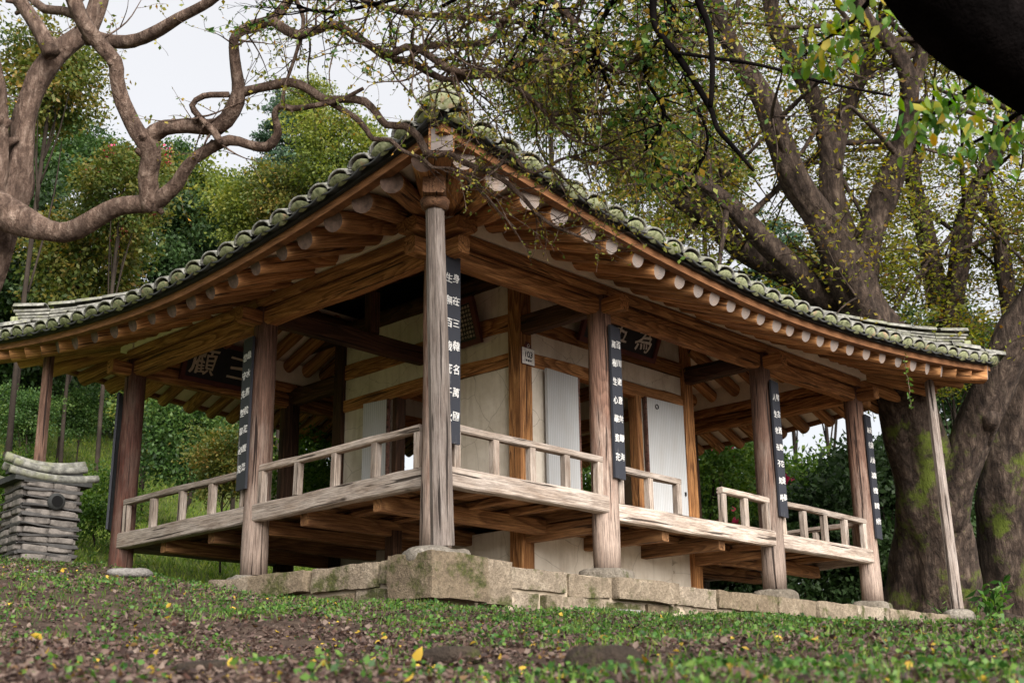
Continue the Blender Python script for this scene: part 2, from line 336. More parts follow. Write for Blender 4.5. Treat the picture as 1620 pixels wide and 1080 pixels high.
LEAF_MYRTLE = leaf_mat('leaf_myrtle', [(.05, .10, .015), (.10, .15, .025), (.22, .22, .035), (.30, .24, .04), (.38, .20, .03)])
LEAF_TOP = leaf_mat('leaf_top', [(.025, .075, .012), (.045, .11, .018), (.09, .15, .025), (.20, .20, .03), (.33, .20, .03)])
LEAF_ZELKOVA = leaf_mat('leaf_zelkova', [(.05, .07, .015), (.12, .15, .022), (.25, .26, .038), (.27, .20, .036), (.18, .09, .024)], .55)
LEAF_NEAR = leaf_mat('leaf_near', [(.035, .10, .015), (.07, .16, .02), (.15, .24, .03), (.36, .32, .04), (.45, .25, .03)], .45)
LEAF_BG1 = leaf_mat('leaf_forest', [(.018, .045, .012), (.035, .08, .018), (.06, .115, .025), (.10, .15, .03)])
LEAF_BG2 = leaf_mat('leaf_autumn', [(.04, .07, .015), (.08, .11, .02), (.16, .15, .03), (.22, .13, .03)])
LEAF_PINE = leaf_mat('leaf_pine', [(.03, .065, .035), (.045, .09, .05), (.07, .12, .06)], .15)
LEAF_LIT = leaf_mat('leaf_shrub', [(.03, .07, .012), (.06, .125, .02), (.11, .19, .03), (.19, .25, .045)], .4)
LEAF_MID = leaf_mat('leaf_yellowing', [(.05, .085, .02), (.11, .15, .028), (.20, .23, .045), (.32, .31, .06)], .5)
LAWN = leaf_mat('lawn', [(.06, .12, .015), (.11, .19, .025), (.18, .26, .035), (.28, .32, .06)], .4)
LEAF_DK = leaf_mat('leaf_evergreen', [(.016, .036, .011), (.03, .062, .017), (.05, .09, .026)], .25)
PETAL = leaf_mat('petal', [(.55, .04, .12), (.65, .10, .20), (.5, .03, .06)], .3)
LITTER = leaf_mat('litter', [(.012, .007, .006), (.03, .017, .014), (.055, .032, .026), (.085, .053, .043), (.17, .125, .10), (.07, .033, .024), (.42, .28, .03)], .12, .7)
GRASS = leaf_mat('grass', [(.025, .06, .008), (.05, .105, .014), (.09, .165, .022), (.17, .20, .04)], .35)
WEED = leaf_mat('weed', [(.016, .05, .010), (.035, .10, .016), (.075, .17, .026), (.14, .22, .045)], .35)
def ground_mat():
    g = NT('ground'); ps = g.n('ShaderNodeNewGeometry'); f = g.noise(ps.outputs['Position'], 9, 8, .75); h = g.noise(ps.outputs['Position'], .45, 4, .6); k = g.noise(ps.outputs['Position'], 45, 4, .7)
    soil = g.ramp(f, [(.3, (.028, .018, .014)), (.5, (.062, .042, .032)), (.7, (.12, .085, .065))]); soil = g.mix(g.ramp(k, [(.5, 0), (.75, .6)]), soil, (.17, .12, .09))
    gr = g.ramp(f, [(.3, (.045, .07, .014)), (.5, (.10, .14, .028)), (.72, (.20, .20, .06))])
    sx = g.n('ShaderNodeSeparateXYZ'); g.l(ps.outputs['Position'], sx.inputs[0])
    far = g.math('ADD', g.math('MULTIPLY', sx.outputs['Y'], .16), g.math('MULTIPLY', g.math('SUBTRACT', h, .5), 2.4))
    c = g.mix(g.ramp(far, [(.35, 0), (.8, .9)]), soil, gr); g.col(c, .95, .15); g.bump(f, .9, .04); return g.m
GROUND = ground_mat()
EARTH = simple('platform_earth', (.34, .28, .21), .95, .3, 5)

# ------------------------------------------------------------------ terrain
CTRL = np.array([(-7.4,-8.1,-1.80),(-8.6,-9.4,-1.97),(-5.25,-6.04,-1.43),(-6.2,-5.4,-1.43),(-4.6,-7,-1.45),(-3.1,-3.95,-1.10),(-4.76,-2.75,-1.10),(-1.97,-5.6,-1.14),
 (-.8,-.84,-.66),(1.5,-.95,-.60),(4,-.95,-.53),(5.1,-.95,-.48),(8.5,-1.0,-.32),(10.1,-1,-.27),(-1.2,.9,-.50),(-1.3,1.7,-.36),(-1.4,2.6,-.13),(-1.6,4,.06),(-2,3.7,.04),
 (-1,5.5,.16),(0,5.6,.14),(-4.2,-.8,-.62),(-5,3,-.15),(-4,6,.25),(0,8,.55),(4,8,.55),(8,8,.2),(12,3,-.25),(12,-3,-.45),(8,-6,-1.0),(3,-8,-1.5),(2,2,-.3),(5,3,-.3),(7,5,-.25),(3,5.5,.0),
 (1.2,9.9,1.2),(5.5,19,4.8),(12,32,10.5),(14.2,12.7,.9),(18.6,6.9,-.3),(32,14,-.5),(-10,15,3.5),(-15,4,.5),(-12,25,8.5),(28,30,7),
 (60,0,-3),(60,60,8),(0,80,24),(-60,40,14),(-60,-40,-6),(0,-60,-9),(60,-60,-9)], float)
def _tps():
    P = CTRL[:, :2]; n = len(P); d = np.linalg.norm(P[:, None]-P[None], axis=2); K = np.where(d > 0, d*d*np.log(d+1e-12), 0)
    A = np.zeros((n+3, n+3)); A[:n, :n] = K+np.eye(n)*.05; A[:n, n] = 1; A[:n, n+1:] = P; A[n, :n] = 1; A[n+1:, :n] = P.T
    return np.linalg.solve(A, np.concatenate([CTRL[:, 2], np.zeros(3)]))
TW = _tps()
def ground_z(x, y):
    x = np.asarray(x, float); y = np.asarray(y, float); sh = x.shape; q = np.stack([x.ravel(), y.ravel()], 1); out = np.empty(len(q))
    for i in range(0, len(q), 20000):
        b = q[i:i+20000]; d = np.linalg.norm(b[:, None]-CTRL[None, :, :2], axis=2); K = np.where(d > 0, d*d*np.log(d+1e-12), 0)
        out[i:i+20000] = K @ TW[:-3]+TW[-3]+b @ TW[-2:]
    x = q[:, 0]; y = q[:, 1]; R = np.hypot(x+2, y+2); w = np.exp(-(R/12)**2)
    out += w*(.022*np.sin(x*3.1+1.3*np.sin(y*2.2))+.018*np.sin(y*4.3+1.7*np.sin(x*2.9))+.012*np.sin(x*8.3+y*6.1)*np.sin(y*9.7))
    out = np.clip(out, -14, 30)
    return out.reshape(sh)
def gz(x, y): return float(ground_z(np.array([x]), np.array([y]))[0])
def make_ground():
    n = 300; k = np.linspace(-1, 1, n); c = np.sinh(k*4.6)/np.sinh(4.6)*900
    X, Y = np.meshgrid(c-3, c-2.5, indexing='ij'); Z = ground_z(X, Y)
    V = np.stack([X, Y, Z], 2).reshape(-1, 3); i = np.arange(n*n).reshape(n, n)
    Q = np.stack([i[:-1, :-1], i[1:, :-1], i[1:, 1:], i[:-1, 1:]], 2).reshape(-1, 4)
    tag(obj('ground', np_mesh('ground', V, Q, smooth=True), GROUND), kind='structure')
make_ground()

# ------------------------------------------------------------------ stones
def stone_mesh(size, seed, rough=.10, e=5.0, n=5):
    """rounded block of the given size with a hewn, uneven surface"""
    V = {}; vs = []; fs = []
    def vid(p):
        if p not in V:
            q = Vector(p); m = max(abs(a) for a in q); L = sum(abs(a)**e for a in q)**(1/e); q = q*(m/L if L else 1)
            w = Vector((q.x*size[0], q.y*size[1], q.z*size[2]))*.5
            w += noise.noise_vector(w*4.0+Vector((seed*7.1, seed*3.3, seed)))*rough*min(size)*.55+noise.noise_vector(w*13+Vector((seed, 0, 0)))*rough*min(size)*.30
            V[p] = len(vs); vs.append(tuple(w))
        return V[p]
    g = [round(-1+2*i/n, 4) for i in range(n+1)]
    for ax in range(3):
        for s in (-1.0, 1.0):
            for i in range(n):
                for j in range(n):
                    q = []
                    for a, b in ((i, j), (i+1, j), (i+1, j+1), (i, j+1)):
                        p = [0, 0, 0]; p[ax] = s; p[(ax+1) % 3] = g[a]; p[(ax+2) % 3] = g[b]; q.append(vid(tuple(p)))
                    fs.append(tuple(q if s > 0 else q[::-1]))
    me = bpy.data.meshes.new('stone'); me.from_pydata(vs, [], fs); me.polygons.foreach_set('use_smooth', [True]*len(fs)); me.update()
    if e > 12: me.set_sharp_from_angle(angle=math.radians(28))
    return me
def stone(name, c, size, rz=0, mat=None, parent=None, rough=.12, e=5.0, tilt=0, n=5):
    M = Matrix.Translation(c) @ Matrix.Rotation(rz, 4, 'Z') @ Matrix.Rotation(tilt, 4, 'X')
    return obj(name, stone_mesh(size, random.random()*50, rough, e, n), mat or STONE, parent, M)

# the platform the pavilion stands on
PZ = -.20
plat = empty('stone_platform', (-.78, -.82, PZ)); tag(plat, 'mossy beige stone platform edge under the wooden pavilion', 'platform')
m = MB(); top = [(-.70, -.72), (9.6, -.72), (9.6, 6.0), (.6, 6.0), (-.98, 1.75)]
m.add([(x, y, PZ-.012) for x, y in top]+[(x, y, PZ-.5) for x, y in top], [tuple(range(5))]+[(i, i+5, (i+1) % 5+5, (i+1) % 5) for i in range(5)])
m.build('packed_earth', EARTH, plat)
def course(p0, p1, z0, z1, lens, depth, out=0.0, skip=()):
    p0, p1 = Vector(p0), Vector(p1); d = (p1-p0).normalized(); nrm = Vector((d.y, -d.x)) if True else None; s = 0; a = math.atan2(d.y, d.x); k = 0; L = (p1-p0).length
    while s < L-.08:
        l = lens(k); l = min(l, L-s); c = p0+d*(s+l/2); h = (z1-z0)*random.uniform(.92, 1.04); o_ = out+random.uniform(-.05, .03)
        if k not in skip:
            zc = z1-h/2 + (random.uniform(-.018, .008))
            stone('stone', (c.x+nrm.x*(o_-depth/2), c.y+nrm.y*(o_-depth/2), zc), (l-random.uniform(.02, .04), depth, h*random.uniform(.9, 1.0)), a+random.uniform(-.015, .015), STONE, plat, .13, 60.0, 0, 11)
        s += l; k += 1
# front (right-hand) face
stone('stone', (-.56, -.66, PZ-.165), (.66, .52, .36), .02, STONE, plat, .07, 60, 0, 11)
stone('stone', (-.03, -.62, PZ-.17), (.30, .42, .37), -.02, STONE, plat, .07, 60, 0, 11)
fl = [.78, .62, .95, .70, 1.1, .8, .9, .75, 1.0, .85, .9, .8, .9]
course((.13, -.80), (9.55, -.80), PZ-.20, PZ, lambda k: fl[k % 13], .42)
ll = [.42, .55, .30, .62, .36, .50, .58, .40]
course((.13, -.77), (8.6, -.77), PZ-.47, PZ-.205, lambda k: ll[k % 8], .34)
# left-hand face: one course, bedded on earth, and rough footing stones
sl = [.26, .34, .62, .80, .74, .6, .7]
course((-1.13, 1.95), (-.83, -.42), PZ-.21, PZ+.0, lambda k: [.62, .74, .80, .62, .34, .26][k % 6], .40)
course((-1.02, 1.0), (-.82, -.40), PZ-.5, PZ-.215, lambda k: [.5, .42, .36, .4][k % 4], .34, -.04)
for (u, v, d, sx, sz, lab) in [(614, 934, 10.6, .26, .22, 'round beige boulder leaning on the platform near its corner'), (205, 915, 11.5, .42, .10, 'flat grey stone in the leaf litter before the reddish column'),
                     (392, 934, 10.9, .34, .10, 'flat pale stone in the ground by the left end of the platform'), (530, 949, 10.2, .42, .09, 'low flat stone in the grass below the platform wall, left of the boulder'),
                     (990, 964, 11.0, .36, .12, 'small stone at the foot of the right platform wall'), (712, 1058, 3.9, .20, .07, 'dark root-like stone in the blurred leaf litter'),
                     (955, 1072, 3.25, .20, .13, 'mossy brown rock blurred at the bottom edge'), (60, 915, 9.5, .30, .10, 'half-buried stone at the left edge below the chimney'), (350, 1062, 3.6, .26, .05, 'dark flat stone half buried in the litter, bottom left')]:
    p = at(u, v, d); z = gz(p.x, p.y)
    tag(stone('field_stone', (p.x, p.y, z+sz*.22), (sx, sx*.7, sz), random.uniform(-1, -.5), STONE_G if 'root' not in lab and 'mossy' not in lab and 'dark' not in lab else stone_mat('dark_stone', (.06, .045, .035), (.11, .085, .06), .55), None, .25, 3.0), lab, 'stone', 'loose stones in the ground')

# ------------------------------------------------------------------ pavilion
R1, R2, R3, L1, L2 = 2.366, 5.477, 7.8115, 2.815, 5.631
STEP = .057
pav = empty('pavilion', (0, 0, PZ)); tag(pav, 'weathered wooden pavilion with tiled roof on a stone platform', 'pavilion')
ZB, ZT = 2.72, 2.93
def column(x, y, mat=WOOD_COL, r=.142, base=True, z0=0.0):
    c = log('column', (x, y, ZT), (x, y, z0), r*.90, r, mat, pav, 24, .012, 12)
    if base:
        b = stone('base_stone', (x, y, (z0+PZ)/2-.03), (.50, .48, abs(z0-PZ)+.06), random.uniform(-.3, .3), STONE_B, c, .14, 6.0, 0, 7)
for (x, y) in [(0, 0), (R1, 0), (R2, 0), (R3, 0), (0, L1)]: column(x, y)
column(0, L2, WOOD_RED)
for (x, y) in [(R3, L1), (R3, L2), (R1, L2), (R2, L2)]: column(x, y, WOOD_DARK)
# room posts
RX0, RX1, RY0, RY1 = R1, R2, 1.20, 4.44
for (x, y) in [(RX0, RY0), (RX1, RY0), (RX0, RY1), (RX1, RY1)]:
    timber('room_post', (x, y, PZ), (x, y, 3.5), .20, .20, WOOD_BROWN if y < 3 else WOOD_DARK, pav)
# head beams and purlins, running a little past the corners
def ring(name, z, fn):
    for (a, b) in [((0, 0), (R1, 0)), ((R1, 0), (R2, 0)), ((R2, 0), (R3, 0)), ((0, 0), (0, L1)), ((0, L1), (0, L2)), ((R3, 0), (R3, L1)), ((R3, L1), (R3, L2)), ((0, L2), (R1, L2)), ((R1, L2), (R2, L2)), ((R2, L2), (R3, L2))]: fn(Vector((*a, z)), Vector((*b, z)))
def hb(a, b):
    d = (b-a).normalized(); timber('head_beam', a-d*.0, b-d*.003, .17, .20, WOOD_BROWN, pav, .03, .014)
ring('head_beam', (ZB+ZT)/2-.005, hb)
def pl(a, b):
    d = (b-a).normalized(); e0 = .40 if (a.x in (0, R3) and a.y in (0, L2) and abs(a.x-b.x)+abs(a.y-b.y) < 9 and ((d.x > 0 and a.x == 0) or (d.y > 0 and a.y == 0))) else 0
    e1 = .40 if ((d.x > 0 and b.x == R3) or (d.y > 0 and b.y == L2)) else 0
    timber('purlin', a-d*e0, b+d*(e1-.003), .29, .135, WOOD_BROWN, pav, .04, .014)
ring('purlin', 2.992, pl)
# beam heads over the columns and tie beams to the room
for (x, y, d) in [(R1, 0, (0, -1)), (R2, 0, (0, -1)), (R3, 0, (0, -1)), (0, L1, (-1, 0)), (0, L2, (-1, 0)), (0, 0, (-1, 0)), (0, 0, (0, -1)), (R3, 0, (1, 0))]:
    timber('beam_head', (x+d[0]*.02, y+d[1]*.02, 2.80), (x+d[0]*.36, y+d[1]*.36, 2.80), .15, .17, WOOD_BROWN, pav, .02)
for (a, b) in [((R1, .12), (R1, RY0-.1)), ((R2, .12), (R2, RY0-.1)), ((.12, L1), (R1-.02, L1)), ((R3-.12, L1), (R2, L1)), ((R1, L2-.1), (R1, RY1)), ((R2, L2-.1), (R2, RY1))]:
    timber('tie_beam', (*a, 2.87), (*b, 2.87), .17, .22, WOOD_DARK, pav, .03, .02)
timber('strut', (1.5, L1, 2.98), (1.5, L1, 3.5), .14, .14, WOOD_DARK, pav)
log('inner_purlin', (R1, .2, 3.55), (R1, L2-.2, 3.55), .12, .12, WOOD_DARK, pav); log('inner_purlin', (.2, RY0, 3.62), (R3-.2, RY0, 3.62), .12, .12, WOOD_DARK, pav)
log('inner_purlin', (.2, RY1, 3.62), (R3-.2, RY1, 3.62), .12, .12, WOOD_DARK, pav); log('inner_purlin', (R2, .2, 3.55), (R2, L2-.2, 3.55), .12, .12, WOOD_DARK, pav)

# floor: edge beams, joists, boards
def fz(x, y): return .738-(STEP if (x > R1-.01 and y < RY0) or x > R2 else 0)
def floor_beam(a, b, z, out):
    a, b = Vector(a), Vector(b); d = (b-a).normalized(); o_ = Vector(out)*.045
    timber('floor_beam', Vector((*(a+o_), z-.092))+Vector((d.x, d.y, 0))*.02, Vector((*(b+o_), z-.092))-Vector((d.x, d.y, 0))*.02, .13, .183, WOOD_GREY, pav, .014, .014)
floor_beam((0, 0), (R1, 0), .738, (0, -1)); floor_beam((R1, 0), (R2, 0), .738-STEP, (0, -1)); floor_beam((R2, 0), (R3, 0), .738-STEP-.008, (0, -1))
floor_beam((0, 0), (0, L1), .738, (-1, 0)); floor_beam((0, L1), (0, L2), .738, (-1, 0))
floor_beam((R3, 0), (R3, L1), .68, (1, 0)); floor_beam((R3, L1), (R3, L2), .68, (1, 0)); floor_beam((0, L2), (R1, L2), .738, (0, 1)); floor_beam((R2, L2), (R3, L2), .68, (0, 1))
def joist(a, b, z, w=.12, h=.16): timber('joist', (*a, z), (*b, z), w, h, WOOD_FLOOR, pav, .012, .012)
for y in (.85, 2.0, L1, 3.7, 4.7): joist((.02, y), (R1, y), .52)
for x in (.62, 1.2, 1.8): joist((x, .02), (x, L2), .615, .09, .07)
for x in (R1, 3.4, 4.45, R2): joist((x, .02), (x, RY0), .47)
joist((R1, .62), (R2, .62), .55, .09, .08)
for y in (.8, 1.75, L1, 4.2): joist((R2, y), (R3, y), .46)
for x in (6.05, 6.65, 7.25): joist((x, .02), (x, L2), .555, .09, .07)
timber('joist', (R1, .05, .615), (R1, RY0, .615), .10, .12, WOOD_FLOOR, pav)
def boards(x0, x1, y0, y1, z, along, w):
    s, e = (y0, y1) if along == 'x' else (x0, x1); k = max(1, round((e-s)/w)); w = (e-s)/k
    for i in range(k):
        c = s+(i+.5)*w
        if along == 'x': timber('floor_board', (x0, c, z), (x1, c, z), w-.006, .035, WOOD_FLOOR, pav, .004, .004, 2)
        else: timber('floor_board', (c, y0, z), (c, y1, z), w-.006, .035, WOOD_FLOOR, pav, .004, .004, 2)
boards(.03, R1, .03, L2, .68, 'x', .30); boards(R1+.003, R2, .03, RY0-.1, .62, 'y', .26); boards(R2+.003, R3, .03, L2, .61, 'x', .30)
timber('sill_beam', (R1, RY0, .62), (R2, RY0, .62), .14, .16, WOOD_FLOOR, pav)
for (x, y) in [(R1, L1), (1.2, 2.0)]: timber('floor_prop', (x, y, PZ), (x, y, .5), .14, .14, WOOD_DARK, pav)

# railings: one rail per stretch with its balusters
def railing(a, b, zt, zf_, out, ns, endposts=(True, True)):
    a, b = Vector(a), Vector(b); d = (b-a).normalized(); o_ = Vector(out)*.055; ea, eb = a+o_, b+o_
    r = timber('rail', (*ea, zt-.035), (*eb, zt-.035), .085, .07, WOOD_GREY, pav, .012, .012)
    L = (b-a).length
    for i in range(ns+2):
        if (i == 0 and not endposts[0]) or (i == ns+1 and not endposts[1]): continue
        s = .04+(L-.08)*i/(ns+1); p = ea+d*s; lean = random.uniform(-.008, .008)
        timber('baluster', (p.x, p.y, zf_+.001), (p.x+lean, p.y, zt-.071), .078, .078, WOOD_GREY, r, .008, .005, 2)
railing((.14, 0), (R1-.13, 0), 1.145, .738, (0, -1), 3); railing((0, .14), (0, L1-.13), 1.145, .738, (-1, 0), 3); railing((0, L1+.13), (0, L2-.13), 1.145, .738, (-1, 0), 3)
railing((R1+.13, 0), (3.58, 0), 1.145-STEP, .738-STEP, (0, -1), 1); railing((4.36, 0), (R2-.13, 0), 1.145-STEP, .738-STEP, (0, -1), 1); railing((R2+.13, 0), (R3-.13, 0), 1.137-STEP, .73-STEP, (0, -1), 3)
railing((R3, .14), (R3, L1-.13), 1.08, .68, (1, 0), 3); railing((R3, L1+.13), (R3, L2-.13), 1.08, .68, (1, 0), 3); railing((R2+.13, L2), (R3-.13, L2), 1.08, .68, (0, 1), 2)

# room walls: plaster panels between timbers, with door openings
def panel(a, b, z0, z1, name='plaster_panel', th=.09):
    a, b = Vector(a), Vector(b); d = (b-a); L = d.length; m = MB(); k = max(2, int(L/.25)); kz = max(2, int((z1-z0)/.25))
    for s in (-1, 1):
        for i in range(k+1):
            for j in range(kz+1):
                m.v.append((-L/2+L*i/k, s*(th/2+.004*noise.noise(Vector((i*.7, j*.7, s*5+L)))), -(z1-z0)/2+(z1-z0)*j/kz))
    n1 = (k+1)*(kz+1)
    for i in range(k):
        for j in range(kz):
            q = i*(kz+1)+j; f = (q, q+kz+1, q+kz+2, q+1); m.f.append(f); m.f.append(tuple(n1+t for t in f[::-1]))
    return m.build(name, PLASTER, pav, Matrix.Translation(((a.x+b.x)/2, (a.y+b.y)/2, (z0+z1)/2)) @ Matrix.Rotation(math.atan2(d.y, d.x), 4, 'Z'), True)
def wbeam(a, b, z0, z1, w=.15, mat=None): timber('wall_beam', (*a, (z0+z1)/2), (*b, (z0+z1)/2), w, z1-z0, mat or WOOD_BROWN, pav, .012, .03)
for yy in (RY0, RY1):
    for z0, z1 in ((2.43, 2.59), (2.84, 3.02)): wbeam((RX0+.1, yy), (RX1-.1, yy), z0, z1)
    panel((RX0+.1, yy), (RX1-.1, yy), 2.59, 2.84); panel((RX0+.1, yy), (RX1-.1, yy), 3.02, 3.52); panel((RX0+.1, yy), (RX1-.1, yy), PZ-.05, .56)
    panel((RX0+.1, yy), (3.20, yy), .70, 2.43); panel((4.50, yy), (RX1-.1, yy), .70, 2.43)
    for x in (3.25, 4.45): timber('door_post', (x, yy, .7), (x, yy, 2.43), .10, .15, WOOD_BROWN, pav)
for xx in (RX0, RX1):
    for z0, z1 in ((2.43, 2.59), (2.86, 3.06)): wbeam((xx, RY0+.1), (xx, RY1-.1), z0, z1)
    panel((xx, RY0+.1), (xx, RY1-.1), 2.59, 2.86); panel((xx, RY0+.1), (xx, RY1-.1), 3.06, 3.52); panel((xx, RY0+.1), (xx, RY1-.1), PZ-.05, .56)
    panel((xx, RY0+.1), (xx, 2.26), .70, 2.43); panel((xx, 3.36), (xx, RY1-.1), .70, 2.43)
    for y in (2.31, 3.31): timber('door_post', (xx, y, .7), (xx, y, 2.43), .15, .10, WOOD_DARK, pav)
boards(RX0, RX1, RY0, RY1, .72, 'x', .4)
def door(hx, hy, ang, w, z0=.80, z1=2.42):
    """papered leaf hung at (hx,hy); ang = direction it points, degrees"""
    a = math.radians(ang); M = Matrix.Translation((hx, hy, (z0+z1)/2)) @ Matrix.Rotation(a, 4, 'Z'); m = MB(); m.box((w/2, 0, 0), (w, .035, z1-z0)); o = m.build('door_leaf', PAPER, pav, M)
    f = MB(); f.box((.012, 0, 0), (.028, .043, z1-z0+.004)); f.build('door_stile', WOOD_RED, o, M)
    h = MB(); pr = [(w*.28+.028*math.cos(t*.5236), -.03, (z1-z0)/2-.10+.028*math.sin(t*.5236), .006) for t in range(13)]; tube(h, pr, 6); h.build('ring_pull', IRON, o, M, True)
    h = MB(); h.box((w*.93, -.025, -.35), (.02, .02, .05)); h.build('latch', IRON, o, M)
door(3.26, RY0-.10, 183, .60); door(4.52, RY0-.10, -3, .74); door(R1-.10, 3.38, 99, .42)
door(3.26, RY1+.10, 178, .60); door(4.5, RY1+.10, 2, .7)

# ------------------------------------------------------------------ roof
OX, OY = 1.33, 1.50; ZE, ZUP, EXP = 2.95, .375, 1.75
class Side:
    def __init__(s, A, u, n, L, inset, inner): s.A = Vector(A); s.u = Vector(u); s.n = Vector(n); s.L = L; s.inset = inset; s.inner = inner
    def t(s, k): return min(1, abs(2*k/s.L-1))**EXP
    def ze(s, k): return ZE+ZUP*s.t(k)
    def ins(s, k): return s.inset*(1-s.t(k))
    def pt(s, k, d, dz=0):                       # d: metres inward from the eave
        q = s.A+s.u*k+s.n*(s.ins(k)+d); return Vector((q.x, q.y, s.ze(k)-.03+.36*d+.035*d*d+dz))
LX, LY = R3+2*OX, L2+2*OY
FRONT = Side((-OX, -OY), (1, 0), (0, 1), LX, .14, OY); LEFT = Side((-OX, L2+OY), (0, -1), (1, 0), LY, .09, OX)
BACK = Side((R3+OX, L2+OY), (-1, 0), (0, -1), LX, .14, OY); RIGHT = Side((R3+OX, -OY), (0, 1), (-1, 0), LY, .09, OX)
SIDES = [FRONT, LEFT, BACK, RIGHT]
def dmax(s, k): return min(k, s.L-k, LY/2)
# deck under the tiles
m = MB()
for s in SIDES:
    K = 48; D = 9; b = len(m.v)
    for i in range(K+1):
        k = s.L*i/K
        for j in range(D+1): m.v.append(tuple(s.pt(k, dmax(s, k)*j/D, -.02)))
    for i in range(K):
        for j in range(D): a = b+i*(D+1)+j; m.f.append((a, a+D+1, a+D+2, a+1))
roof = m.build('roof', TILE_DARK, pav, None, True)
def frame3(x, zhint, c):
    x = x.normalized(); y = zhint.cross(x).normalized(); z = x.cross(y)
    return Matrix(((x.x, y.x, z.x, c.x), (x.y, y.y, z.y, c.y), (x.z, y.z, z.z, c.z), (0, 0, 0, 1)))
def half_tile(r0, r1, L, th=.02, n=9, seg=3, seed=0):
    """cover tile, mouth at +X end (radius r0)"""
    m = MB()
    for i in range(seg+1):
        t = i/seg; x = L*(.5-t); r = r0+(r1-r0)*t
        for j in range(n+1):
            a = math.pi*(j/n); q = r*(1+.05*noise.noise(Vector((x*9+seed, math.cos(a)*2, math.sin(a)*2+seed)))); m.v.append((x, q*math.cos(a), q*math.sin(a)*.60))
        for j in range(n+1):
            a = math.pi*(j/n); m.v.append((x, (r-th)*math.cos(a), (r*.60-th)*math.sin(a)))
    w = 2*(n+1)
    for i in range(seg):
        for j in range(n):
            a = i*w+j; m.f.append((a, a+1, a+w+1, a+w)); a += n+1; m.f.append((a, a+w, a+w+1, a+1))
    for i in (0, seg):
        for j in range(n):
            a = i*w+j; q = (a, a+n+1, a+n+2, a+1); m.f.append(q if i == 0 else q[::-1])
    return m.mesh('cover_tile', True)
TV = [half_tile(.150, .128, .37, seed=i*3.7) for i in range(5)]
for t in TV: t.materials.append(TILE)
def disc(seed):
    """lime plug closing the mouth of an eave tile: a leaf-shaped lens"""
    m = MB(); n = 16
    for j in range(n):
        a = 2*math.pi*j/n; c, s_ = math.cos(a), math.sin(a); y = .142*c; z = (.062*s_ if s_ > 0 else .056*s_)*(1-.55*abs(c)**2.2)+.002
        y *= 1+.06*noise.noise(Vector((seed, c, s_))); m.v.append((0, y, z))
    for j in range(n): x, y, z = m.v[j]; m.v.append((.007, y*.80, .012+(z-.012)*.80))
    m.v.append((.007, 0, .010))
    for j in range(n): m.f.append((j, (j+1) % n, n+(j+1) % n, n+j)); m.f.append((n+j, n+(j+1) % n, 2*n))
    me = m.mesh('tile_end', True); me.materials.append(DISC); return me
DV = [disc(i*5.3) for i in range(5)]
SP = .30
rest = MB(); gut = MB()
for si, s in enumerate(SIDES):
    K = int(s.L/SP); off = (s.L-K*SP)/2
    for i in range(K+1):
        k = min(max(off+i*SP, .07), s.L-.07); dm = dmax(s, k); nrow = int((dm+.1)/.30)+1
        for r in range(nrow):
            d = r*.30+.10; p0 = s.pt(k, d-.17); p1 = s.pt(k, d+.17); c = (p0+p1)/2+Vector((0, 0, -.012+.012*random.random()))
            x = (p0-p1)+Vector((random.uniform(-.012, .012), random.uniform(-.012, .012), random.uniform(-.018, .004))); zh = Vector((0, 0, 1)); M = frame3(x, zh, c)
            if si < 2 and r < 4:
                o = place(bpy.data.objects.new('cover_tile', random.choice(TV)), roof, M)
            else:
                m2 = MB()
                for q in range(2):
                    for j in range(5): a = math.pi*j/4; m2.v.append(tuple(M @ Vector((.17-.34*q, .12*math.cos(a), .12*math.sin(a)))))
                rest.add(m2.v, [(j, j+1, j+6, j+5) for j in range(4)])
            if r == 0:
                Md = M @ Matrix.Translation((.172, 0, -.012)) @ Matrix.Rotation(random.uniform(-.12, .12), 4, 'X') @ Matrix.Rotation(.32+random.uniform(-.12, .12), 4, 'Y')
                place(bpy.data.objects.new('tile_end', random.choice(DV)), roof, Md @ Matrix.Diagonal((1, random.uniform(.85, 1.08), random.uniform(.8, 1.15), 1)))
        if i < K:                                             # concave gutter row between two cover rows
            k0, k1 = k, min(off+(i+1)*SP, s.L-.07); km = (k0+k1)/2; dm2 = max(.35, dmax(s, km)); b = len(gut.v); n = 6; J = max(2, int(dm2/.3))
            for j in range(J+1):
                d = -.055+(dm2+.05)*j/J
                for q in range(n+1):
                    kk = k0+(k1-k0)*q/n; sag = -.040*math.sin(math.pi*q/n)-.012
                    gut.v.append(tuple(s.pt(kk, d, sag)))
                    gut.v.append(tuple(s.pt(kk, d, sag-.022)))
            w = 2*(n+1)
            for j in range(J):
                for q in range(n):
                    a = b+j*w+2*q; gut.f.append((a, a+2, a+w+2, a+w)); gut.f.append((a+1, a+w+1, a+w+3, a+3))
            for q in range(n): a = b+2*q; gut.f.append((a, a+1, a+3, a+2))
tag(rest.build('cover_tiles', TILE, roof, None, True), kind='stuff'); tag(gut.build('gutter_tiles', TILE_DARK, roof, None, True), kind='stuff')
